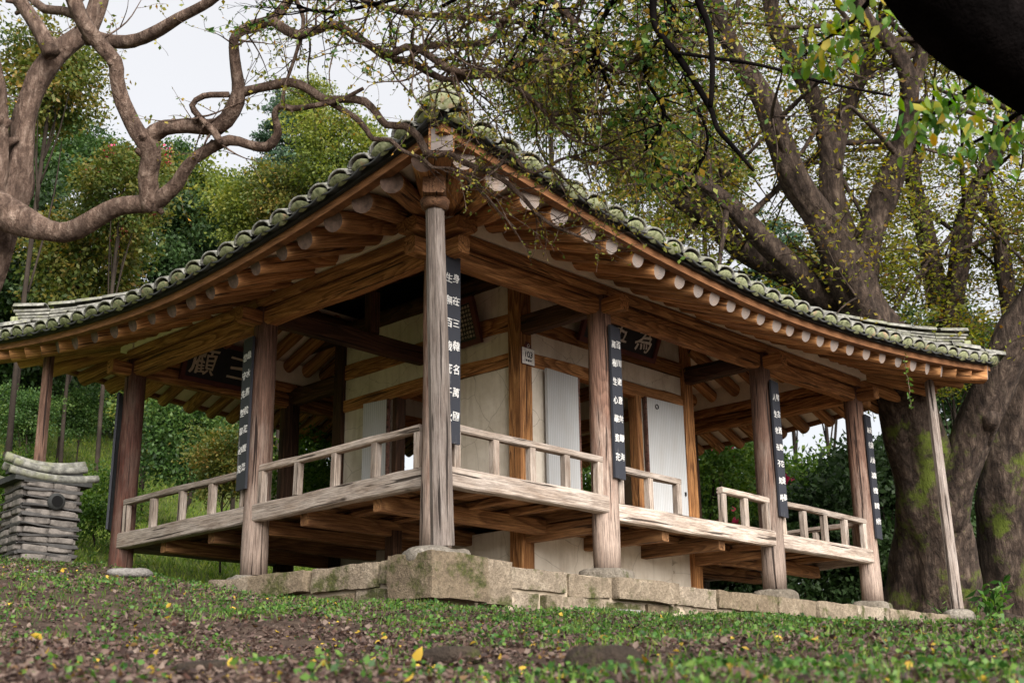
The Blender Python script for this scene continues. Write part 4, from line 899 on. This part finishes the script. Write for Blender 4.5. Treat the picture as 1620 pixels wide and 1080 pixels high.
can = T.finish('overhanging_tree', 'leafy green tree whose thin dark branches hang in from the top', 'tree', BARK_DARK, LEAF_TOP, base=at(1300, -700, 7.6), rndf=lambda n: np.clip(rng.normal(.45, .27, n), 0, 1))

# the big zelkova on the right
T = Tree(); zb0 = at(1478, 985, 18.6); zg = gz(zb0.x, zb0.y)
def zl(poly, d0, d1, n=14, st=.18): return T.limb(px(poly, d0, d1), n+8, st*.8, .24)
Z = [zl([(1476, 1015, 100), (1478, 975, 80), (1480, 930, 66), (1478, 850, 56), (1465, 770, 50), (1448, 690, 46), (1428, 620, 46), (1402, 550, 42), (1368, 490, 37), (1345, 440, 37), (1325, 390, 29), (1295, 345, 24), (1258, 285, 22), (1230, 215, 19), (1205, 150, 17), (1172, 100, 15), (1148, 55, 14), (1125, -10, 13), (1100, -90, 10)], 18.4, 17.2, 20, .16)]
PXS[0] = .82
Z += [zl([(1350, 440, 34), (1330, 360, 26), (1316, 300, 24), (1312, 240, 20), (1290, 165, 17), (1262, 110, 16), (1230, 50, 15), (1215, -10, 13), (1200, -90, 10)], 18.0, 18.4),
      zl([(1318, 270, 18), (1330, 210, 16), (1345, 160, 14), (1372, 100, 13), (1385, 60, 12), (1420, -10, 9)], 18.1, 18.6),
      zl([(1362, 440, 32), (1375, 370, 25), (1402, 300, 24), (1428, 235, 22), (1438, 165, 20), (1432, 110, 18), (1408, 70, 15), (1370, 30, 13), (1350, -20, 11)], 17.9, 17.6),
      zl([(1434, 160, 14), (1455, 100, 13), (1462, 40, 12), (1475, -30, 10)], 17.7, 17.9),
      zl([(1345, 470, 26), (1300, 470, 26), (1270, 440, 24), (1228, 400, 22), (1190, 360, 20), (1150, 320, 16), (1110, 290, 10), (1070, 270, 6)], 18.2, 17.4),
      zl([(1270, 445, 20), (1215, 420, 20), (1160, 385, 18), (1110, 340, 16), (1075, 320, 12), (1030, 290, 7)], 19.2, 18.6),
      zl([(1610, 1010, 90), (1600, 950, 66), (1592, 850, 54), (1590, 750, 50), (1602, 650, 46), (1640, 550, 42), (1690, 420, 38), (1720, 300, 30), (1740, 100, 24)], 19.0, 19.4, 18),
      zl([(1490, 830, 42), (1520, 730, 40), (1560, 640, 38), (1600, 545, 36), (1650, 450, 32), (1680, 330, 26), (1690, 150, 20)], 18.0, 17.4, 18),
      zl([(1548, 700, 24), (1560, 672, 20), (1572, 660, 14)], 17.9, 17.4),
      zl([(1490, 480, 24), (1478, 440, 20), (1458, 340, 18), (1446, 290, 15), (1442, 200, 12), (1450, 100, 9)], 20.5, 20.8),
      zl([(1500, 520, 20), (1512, 440, 20), (1530, 330, 17), (1556, 275, 15), (1588, 220, 13), (1630, 150, 10)], 20.4, 20.2),
      zl([(1600, 500, 18), (1590, 440, 17), (1580, 355, 15), (1550, 320, 11), (1530, 300, 9)], 20.0, 20.3)]
PXS[0] = 1.0
for ang in range(6):                                   # surface roots
    a = ang*1.05+.3; b = Vector((zb0.x, zb0.y, 0)); pts = []
    for k in range(5): x = b.x+math.cos(a+.1*k)*(.5+.45*k); y = b.y+math.sin(a+.1*k)*(.5+.45*k); pts.append((x, y, gz(x, y)+.30*(1-k/4)**2-.05, .22*(1-k/5)))
    T.limb(pts, 10, .15, .2, False)
subs = []
for Q in Z[:7]+Z[10:]:
    for _ in range(7):
        i = int(len(Q)*random.uniform(.35, .98)); b = Q[i]; d = (rvec()+Vector((0, 0, .35))-FW*.15).normalized(); W_ = wander(b[:3], d, random.uniform(1.5, 3.2), min(.05, b[3]*.5), .28, .22, -.01); tube(T.wood, W_, 6); subs.append(W_)
        for _k in range(3):
            j = int(len(W_)*random.uniform(.3, .95)); W2 = wander(W_[j][:3], rvec()+Vector((0, 0, .05)), random.uniform(.7, 1.5), .018, .3, .15, -.01); tube(T.wood, W2, 4); subs.append(W2)
def sprays(n, region, dr, lsize, per=26, rad=.42, flat=.25, keepf=None):
    """leaf sprays, roughly level, filling a region of the crown"""
    u0, v0, u1, v1 = region; P = []; D = []; Sz = []; R = []
    for _ in range(n):
        u, v, d = random.uniform(u0, u1), random.uniform(v0, v1), random.uniform(*dr)
        q = noise.noise(Vector((u*.0055, v*.0075, d*.35)))
        if q < -.06+random.uniform(-.16, .16) or (keepf and not keepf(u, v)): continue
        c = np.array(at(u, v, d)); ax = unit(rng.normal(size=3)*np.array([1, 1, .3])); k = int(per*random.uniform(.6, 1.4)); t = rng.random(k)
        pp = c+ax*(t[:, None]-.5)*rad*2+rng.normal(size=(k, 3))*np.array([1, 1, flat])*rad*.33
        tube(T.wood, [(*(c-ax*rad), .007), (*(c+rng.normal(size=3)*.05), .005), (*(c+ax*rad), .002)], 3)
        P.append(pp); D.append(rng.normal(size=(k, 3))*np.array([1, 1, .5])+np.array([0, 0, -.3])); Sz.append(lsize*rng.uniform(.6, 1.2, k)); R.append(np.clip(random.gauss(.45, .2)+rng.normal(0, .13, k), 0, 1))
    return np.vstack(P), np.vstack(D), np.concatenate(Sz), np.concatenate(R)
P, D, Sz, R = sprays(6800, (1000, -260, 1760, 560), (17.2, 23.5), .088, 21, .48, .3, lambda u, v: v < 560-(0 if u > 1330 else (1330-u)*.62))
P2, D2, S2, R2_ = sprays(1000, (1280, 380, 1700, 640), (20, 23), .085, 20, .45, .3)
P3 = []; 
for W_ in subs:
    for q in W_[2:]:
        for _ in range(3): P3.append((q[0]+random.gauss(0, .12), q[1]+random.gauss(0, .12), q[2]+random.gauss(0, .08)))
P3 = np.array(P3)
root = empty('zelkova_tree', (zb0.x, zb0.y, zg)); tag(root, 'huge mossy multi-stemmed zelkova tree at the right end of the pavilion', 'tree')
T.wood.build('trunk', BARK_ZELKOVA, root, None, True)
leaves_obj('crown', [leaf_geo(P, D, Sz, .5, .1, R), leaf_geo(P2, D2, S2, .5, .1, R2_), leaf_geo(P3, rng.normal(size=P3.shape), np.full(len(P3), .08), .5)], LEAF_ZELKOVA, root)

# dark bough close to the lens, upper right, with its own leaves
T = Tree()
T.limb(px([(1380, -200, 60, 3.6), (1440, -90, 78, 3.7), (1530, 10, 88, 3.8), (1610, 80, 74, 3.9), (1700, 140, 68, 4.0), (1880, 190, 66, 4.2), (2180, 230, 74, 4.5), (2480, 330, 92, 4.7), (2680, 560, 110, 4.8), (2740, 900, 125, 4.9), (2750, 1180, 160, 4.9)], 3.6, 4.9), 16, .05, .10)
Q1 = T.limb(px([(1420, -90, 10), (1390, -20, 6), (1350, 30, 4), (1310, 60, 3), (1270, 90, 2)], 4.4, 4.8), 6, .03); Q2 = T.limb(px([(1600, 100, 8), (1560, 120, 6), (1520, 150, 4), (1470, 185, 3), (1450, 190, 2)], 4.6, 5.0), 6, .03)
Q3 = T.limb(px([(1660, 150, 8), (1610, 180, 5), (1570, 210, 4), (1530, 230, 2.5)], 4.8, 5.1), 6, .03)
for Q, n in ((Q1, 130), (Q2, 150), (Q3, 110)):
    for _ in range(n):
        q = Q[int(len(Q)*random.uniform(.25, .999))]; T.leaf((q[0]+random.gauss(0, .07), q[1]+random.gauss(0, .07), q[2]+random.gauss(-.03, .06)), rvec()*.6+Vector((0, 0, -.8)), random.uniform(.042, .072))
T.finish('dark_bough', 'dark blurred bough with green-yellow leaves across the upper right corner', 'tree', BARK_DARK, LEAF_NEAR, True, .5, base=at(2750, 1150, 4.9), rndf=lambda n: np.clip(rng.normal(.4, .25, n), 0, 1))

# ------------------------------------------------------------------ background trees and shrubs
def crown_mesh(seed, rx, rz, clumps, per, lsize, spread=.30, hollow=.45, flat=.75, flowers=0):
    r = np.random.default_rng(seed); d = unit(r.normal(size=(clumps, 3))); rad = hollow+(1-hollow)*r.random(clumps)**.6; lump = 1+.25*np.sin(d[:, 0]*3.3+seed)*np.cos(d[:, 1]*2.7+seed*2)
    C = d*rad[:, None]*lump[:, None]*np.array([rx, rx, rz]); k = per
    P = (C[:, None]+r.normal(size=(clumps, k, 3))*spread*rx*np.array([1, 1, flat])*.5).reshape(-1, 3)
    D = unit(P)*.6+r.normal(size=P.shape)*.7+np.array([0, 0, -.2]); Sz = lsize*r.uniform(.6, 1.25, len(P)); R = np.clip(np.repeat(r.normal(.45, .2, clumps), k)+r.normal(0, .15, len(P)), 0, 1)
    v, q, rr = leaf_geo(P, D, Sz, .55, .12, R); me = np_mesh('crown', v, q, rr); fl = None
    if flowers:
        o_ = unit(C)*np.array([rx, rx, rz])*1.0; pick = r.choice(clumps, flowers); Pf = (C[pick][:, None]+unit(C[pick])[:, None]*spread*rx*.5+r.normal(size=(flowers, 26, 3))*.13).reshape(-1, 3)
        v, q, rr = leaf_geo(Pf, r.normal(size=Pf.shape), np.full(len(Pf), .13), .8, .1); fl = np_mesh('blossom', v, q, rr)
    return me, fl, C
CM_ = {'round': crown_mesh(1, 2.2, 1.9, 90, 150, .21, .32, .25), 'loose': crown_mesh(2, 2.0, 2.1, 75, 130, .19, .36, .2), 'pine': crown_mesh(3, 1.5, 3.2, 90, 150, .17, .3, .2, .35), 'myrtle': crown_mesh(4, 1.9, 1.6, 80, 150, .17, .32, .25, .8, 12),
       'shrub': crown_mesh(5, 1.2, .95, 70, 120, .115, .34, .35, .8), 'flower_shrub': crown_mesh(6, 1.3, 1.1, 70, 120, .115, .34, .35, .8, 5), 'evergreen': crown_mesh(8, 2.0, 2.2, 100, 150, .18, .32, .3)}
RB = {'round': 2.2, 'loose': 2.0, 'pine': 1.5, 'myrtle': 1.9, 'shrub': 1.2, 'flower_shrub': 1.3, 'evergreen': 2.0}
def bg_tree(kind, u, v, d, sc, mat, label, bark=BARK_BG, name='tree', group='trees on the hillside', sz=1.0):
    """crown centred at (u,v,d); trunk down to the ground"""
    me, fl, C = CM_[kind]; sc = sc*d/(F_PX*RB[kind]); c = at(u, v, d); z = gz(c.x, c.y); rot = random.uniform(0, 6.28)
    me = me.copy(); me.materials.clear(); me.materials.append(mat)
    root = empty(name, (c.x, c.y, z)); tag(root, label, 'shrub' if 'shrub' in name else 'tree', group)
    M = Matrix.Translation(c) @ Matrix.Rotation(rot, 4, 'Z') @ Matrix.Diagonal((sc, sc, sc*sz, 1))
    obj('crown', me, None, root, M)
    if fl:
        fl = fl.copy(); fl.materials.clear(); fl.materials.append(PETAL); obj('blossom', fl, None, root, M)
    w = MB(); h = max(.4, c.z-z); rr = .03*sc+.0035*h
    j = Vector((random.uniform(-.3, .3), random.uniform(-.3, .3), 0))*sc
    tube(w, spline([(c.x, c.y, z-.2, rr*1.35), (c.x+j.x, c.y+j.y, z+h*.4, rr), (c.x+j.x*.3, c.y, c.z, rr*.7), (c.x, c.y, c.z+1.0*sc, rr*.25)], .4), 8, .12)
    for k in range(7):
        q = M @ Vector(tuple(C[(k*7) % len(C)])); s_ = Vector((c.x+j.x*.4, c.y, z+h*random.uniform(.45, .95))); mid = (s_+q)/2+rvec()*.2*sc
        tube(w, spline([(*s_, rr*.5), (*mid, rr*.32), (*q, rr*.08)], .4), 5)
    w.build('trunk', bark, root, None, True); return root
L_ = [
 ('loose', 40, 655, 21, 48, LEAF_BG1, 'low leafy tree at the left edge just above the chimney cap'), ('loose', 235, 655, 25, 55, LEAF_MID, 'pale olive small tree beside the reddish column'),
 ('loose', 85, 125, 20, 88, LEAF_BG2, 'olive brown-leaved tree behind the myrtle stem at upper left'), ('round', 30, 255, 27, 85, LEAF_BG1, 'green tree at the far left edge behind the myrtle trunk'),
 ('round', 140, 245, 29, 62, LEAF_BG1, 'rounded green tree topping the hedge behind the twisted trunk'), ('myrtle', 195, 300, 23, 78, LEAF_BG2, 'flowering tree with pink blossoms behind the twisted trunk'), ('round', 262, 280, 30, 56, LEAF_BG1, 'green tree right of the pink blossoms'),
 ('loose', 330, 325, 30, 76, LEAF_MID, 'light green tree between myrtle branches and the roof'), ('loose', 395, 330, 28, 62, LEAF_MID, 'yellow-green tree just left of the eave tiles'), ('loose', 455, 310, 27, 62, LEAF_BG2, 'olive tree touching the eave tiles at left'), ('pine', 452, 225, 36, 46, LEAF_PINE, 'bluish pine standing behind the eave at left'),
 ('loose', 530, 235, 26, 72, LEAF_MID, 'pale yellow-green tree left of the roof corner'), ('loose', 490, 160, 30, 40, LEAF_MID, 'thin yellow-green treetop above the pine'), ('evergreen', 40, 400, 25, 105, LEAF_DK, 'dark evergreen tree behind the left end of the roof'), ('loose', 130, 420, 24, 100, LEAF_BG2, 'tan and green tree rising over the left eave'),
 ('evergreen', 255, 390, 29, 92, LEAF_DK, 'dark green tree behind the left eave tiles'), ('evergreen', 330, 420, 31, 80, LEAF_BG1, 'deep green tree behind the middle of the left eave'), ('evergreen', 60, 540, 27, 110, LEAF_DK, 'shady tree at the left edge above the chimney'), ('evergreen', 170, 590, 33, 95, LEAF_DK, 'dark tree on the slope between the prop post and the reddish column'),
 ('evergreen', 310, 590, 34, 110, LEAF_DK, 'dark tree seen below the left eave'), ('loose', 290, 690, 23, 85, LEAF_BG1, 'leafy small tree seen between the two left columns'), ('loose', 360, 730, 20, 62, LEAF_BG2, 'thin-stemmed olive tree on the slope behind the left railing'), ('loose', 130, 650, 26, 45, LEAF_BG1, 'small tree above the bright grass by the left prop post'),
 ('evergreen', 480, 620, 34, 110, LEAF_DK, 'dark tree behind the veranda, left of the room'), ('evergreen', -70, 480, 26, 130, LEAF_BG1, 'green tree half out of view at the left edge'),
 ('pine', 1235, 440, 36, 55, LEAF_PINE, 'pine crown just above the right eave'), ('round', 1290, 470, 32, 70, LEAF_BG1, 'green treetop between the right eave and the big trunk'), ('loose', 870, 150, 30, 75, LEAF_MID, 'pale leafy tree showing through the branches above the roof'),
 ('loose', 1000, 245, 30, 75, LEAF_MID, 'yellow-green tree above the right eave behind the branches'), ('evergreen', 1500, 560, 27, 75, LEAF_BG1, 'green tree low between the two big trunks'), ('loose', 1110, 300, 29, 80, LEAF_BG2, 'olive tree behind the leaning limbs above the right eave')]
for a in L_: bg_tree(*a)
SH = [('shrub', 510, 745, 19, 92, LEAF_LIT, 'bright green shrub seen under the railing left of the corner post'), ('shrub', 525, 790, 18, 58, LEAF_LIT, 'low bright shrub behind the left railing'), ('shrub', 170, 800, 19, 61, LEAF_LIT, 'leafy low shrub between the chimney and the reddish column'), ('shrub', 20, 760, 17, 55, LEAF_LIT, 'bright shrub at the left edge behind the chimney'),
 ('flower_shrub', 1275, 812, 27, 112, LEAF_LIT, 'shrub dotted with red flowers behind the right railing'), ('flower_shrub', 1130, 770, 25, 101, LEAF_LIT, 'flowering shrub beside the room post'), ('shrub', 1180, 778, 30, 93, LEAF_LIT, 'bright green bush between the two right columns, left part'), ('shrub', 1330, 825, 30, 101, LEAF_BG1, 'green bush before the last right column'),
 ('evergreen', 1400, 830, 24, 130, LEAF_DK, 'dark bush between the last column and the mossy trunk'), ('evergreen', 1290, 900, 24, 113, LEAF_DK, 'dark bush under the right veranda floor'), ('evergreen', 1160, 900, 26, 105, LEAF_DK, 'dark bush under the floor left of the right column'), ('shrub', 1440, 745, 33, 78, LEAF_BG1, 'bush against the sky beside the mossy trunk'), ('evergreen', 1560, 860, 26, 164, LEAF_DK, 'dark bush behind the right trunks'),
 ('shrub', 930, 770, 24, 78, LEAF_LIT, 'green bush glimpsed through the open room doors'), ('shrub', 1050, 780, 28, 83, LEAF_LIT, 'green bush behind the room, right of its doors'), ('evergreen', 1640, 700, 30, 168, LEAF_DK, 'dark bush at the right edge')]
for a in SH: bg_tree(*a, name='shrub', group='shrubs around the pavilion')

# ------------------------------------------------------------------ ground cover
def scatter(n, r0, r1, a0, a1, dens=None):
    """random ground points in a fan before the camera (metres, radians off the view axis)"""
    r = np.sqrt(rng.uniform(r0*r0, r1*r1, n)); a = HEAD+rng.uniform(a0, a1, n); x = CAM.x+r*np.cos(a); y = CAM.y+r*np.sin(a)
    inside = ((x > -.80) & (y > -.84) & (x < 9.6) & (y < 6.1)) & ~((x < -.5+0*y) & (y > 2.0))
    keep = ~inside
    if dens is not None: keep &= rng.random(n) < dens(x, y, r, HEAD-a)
    x, y = x[keep], y[keep]; return np.stack([x, y, ground_z(x, y)], 1)
def nz2(x, y, f): return np.array([noise.noise(Vector((a*f, b*f, 3.3))) for a, b in zip(x, y)])
parts = []
for (cnt, ra, rb_, six, mxs) in ((48000, 1.6, 6.2, True, .024), (95000, 5.8, 15, False, .034)):
    P = scatter(cnt, ra, rb_, -.50, .50); N = len(P); P[:, 2] += rng.uniform(.0, .022, N)
    D = rng.normal(size=(N, 3))*np.array([1, 1, .30])+np.array([0, 0, .10]); R = rng.random(N)**.75*.86; R[rng.random(N) < .018] = 1.0
    parts.append(leaf_geo(P, D, .010+mxs*rng.random(N)**1.5, rng.uniform(.3, .75, (N, 1)), .14, R, six))
P = scatter(80, 2.2, 9, -.45, .45); N = len(P); P[:, 2] += .02; parts.append(leaf_geo(P, rng.normal(size=(N, 3))*np.array([1, 1, .3])+np.array([0, 0, .2]), rng.uniform(.03, .055, N), .62, .15, rng.uniform(.93, 1, N), True))
tag(leaves_obj('fallen_leaves', parts, LITTER), 'brown and yellow fallen leaves covering the slope', 'fallen leaves', kind='stuff')
def gdens(x, y, r, a):
    q = nz2(x, y, .55)*.9+nz2(x, y, 1.9)*.5
    band = np.clip((r-3.6)/4, 0, 1)*.76+np.clip(a*1.7+.05, -.22, .65)
    return np.clip(band*.9+q*.75+.02, 0, 1)
P = scatter(40000, 2.2, 20, -.52, .52, gdens); k = 6; N = len(P); P = np.repeat(P, k, 0); P[:, :2] += rng.normal(size=(N*k, 2))*.025
D = rng.normal(size=(N*k, 3))*np.array([.45, .45, .1])+np.array([0, 0, 1.0])
grass = leaf_geo(P, D, rng.uniform(.02, .062, N*k), .11, .08)
tag(leaves_obj('grass', [grass], GRASS), 'short green grass growing through the leaves', 'grass', kind='stuff')
P = scatter(22000, 1.8, 17, -.52, .52, lambda x, y, r, a: np.clip(gdens(x, y, r, a)+.10, 0, 1)); k = 7; N = len(P); P = np.repeat(P, k, 0); P[:, :2] += rng.normal(size=(N*k, 2))*.03; P[:, 2] += rng.uniform(.0, .045, N*k)
D = rng.normal(size=(N*k, 3))*np.array([1, 1, .35])+np.array([0, 0, .35])
tag(leaves_obj('weeds', [leaf_geo(P, D, rng.uniform(.010, .027, N*k), .75, .12)], WEED), 'small round-leaved weeds spreading over the slope', 'weeds', kind='stuff')
# grass on the slope behind
P = np.stack([rng.uniform(-7, 9, 60000), rng.uniform(5.8, 26, 60000)], 1); P = np.column_stack([P, ground_z(P[:, 0], P[:, 1])]); N = len(P)
tag(leaves_obj('hill_grass', [leaf_geo(P, rng.normal(size=(N, 3))*np.array([.5, .5, .2])+np.array([0, 0, 1]), rng.uniform(.06, .16, N), .16, .08)], LAWN), 'taller grass on the hillside behind the pavilion', 'grass', kind='stuff')
# taller plants by the big tree and behind the chimney
def plant(u, v, d, h, n, lab, lw=.35, mat=None):
    p = at(u, v, d); z = gz(p.x, p.y); w = MB(); Pl = []; Dl = []; Sl = []
    for i in range(n):
        T_ = wander((p.x, p.y, z-.02), rvec()*.45+Vector((0, 0, 1)), h*random.uniform(.6, 1.1), .006, .12, .06); tube(w, T_, 4)
        for q in T_[3:]:
            for _ in range(2): Pl.append(q[:3]); Dl.append(tuple(rvec()+Vector((0, 0, .1)))); Sl.append(h*random.uniform(.16, .30))
    root = empty('plant', (p.x, p.y, z)); tag(root, lab, 'plant', 'wild plants'); w.build('stem', BARK_BG, root); tag(leaves_obj('foliage', [leaf_geo(np.array(Pl), np.array(Dl), np.array(Sl), lw, .15)], mat or WEED, root), kind='stuff')
for a in [(1570, 930, 16.6, .75, 5, 'leafy wild plant before the right-hand trunk'), (1540, 965, 16.0, .30, 4, 'small plant at the foot of the right prop post'), (1490, 960, 16.9, .45, 4, 'grassy plant against the base of the mossy trunk', .14), (150, 840, 16.5, .45, 7, 'clump of bright leaves right of the chimney', .2, LEAF_LIT), (225, 850, 17.5, .40, 7, 'clump of bright leaves behind the reddish column', .2, LEAF_LIT), (8, 800, 14.5, .5, 5, 'bright leafy plant left of the chimney')]: plant(*a)
# hanging vine at the right eave corner
w = MB(); V0 = at(1430, 545, 15.6); pts = [(V0.x+random.uniform(-.02, .02), V0.y+random.uniform(-.02, .02), V0.z-.075*i, .004) for i in range(12)]; tube(w, spline(pts, .05), 5)
root = empty('hanging_vine', V0); tag(root, 'thin green vine hanging from the right end of the eave', 'vine'); w.build('stem', BARK_MYRTLE, root)
Pv = np.array([p[:3] for p in pts for _ in range(4)]); tag(leaves_obj('foliage', [leaf_geo(Pv, rng.normal(size=Pv.shape), rng.uniform(.03, .07, len(Pv)), .6)], LEAF_LIT, root), kind='stuff')
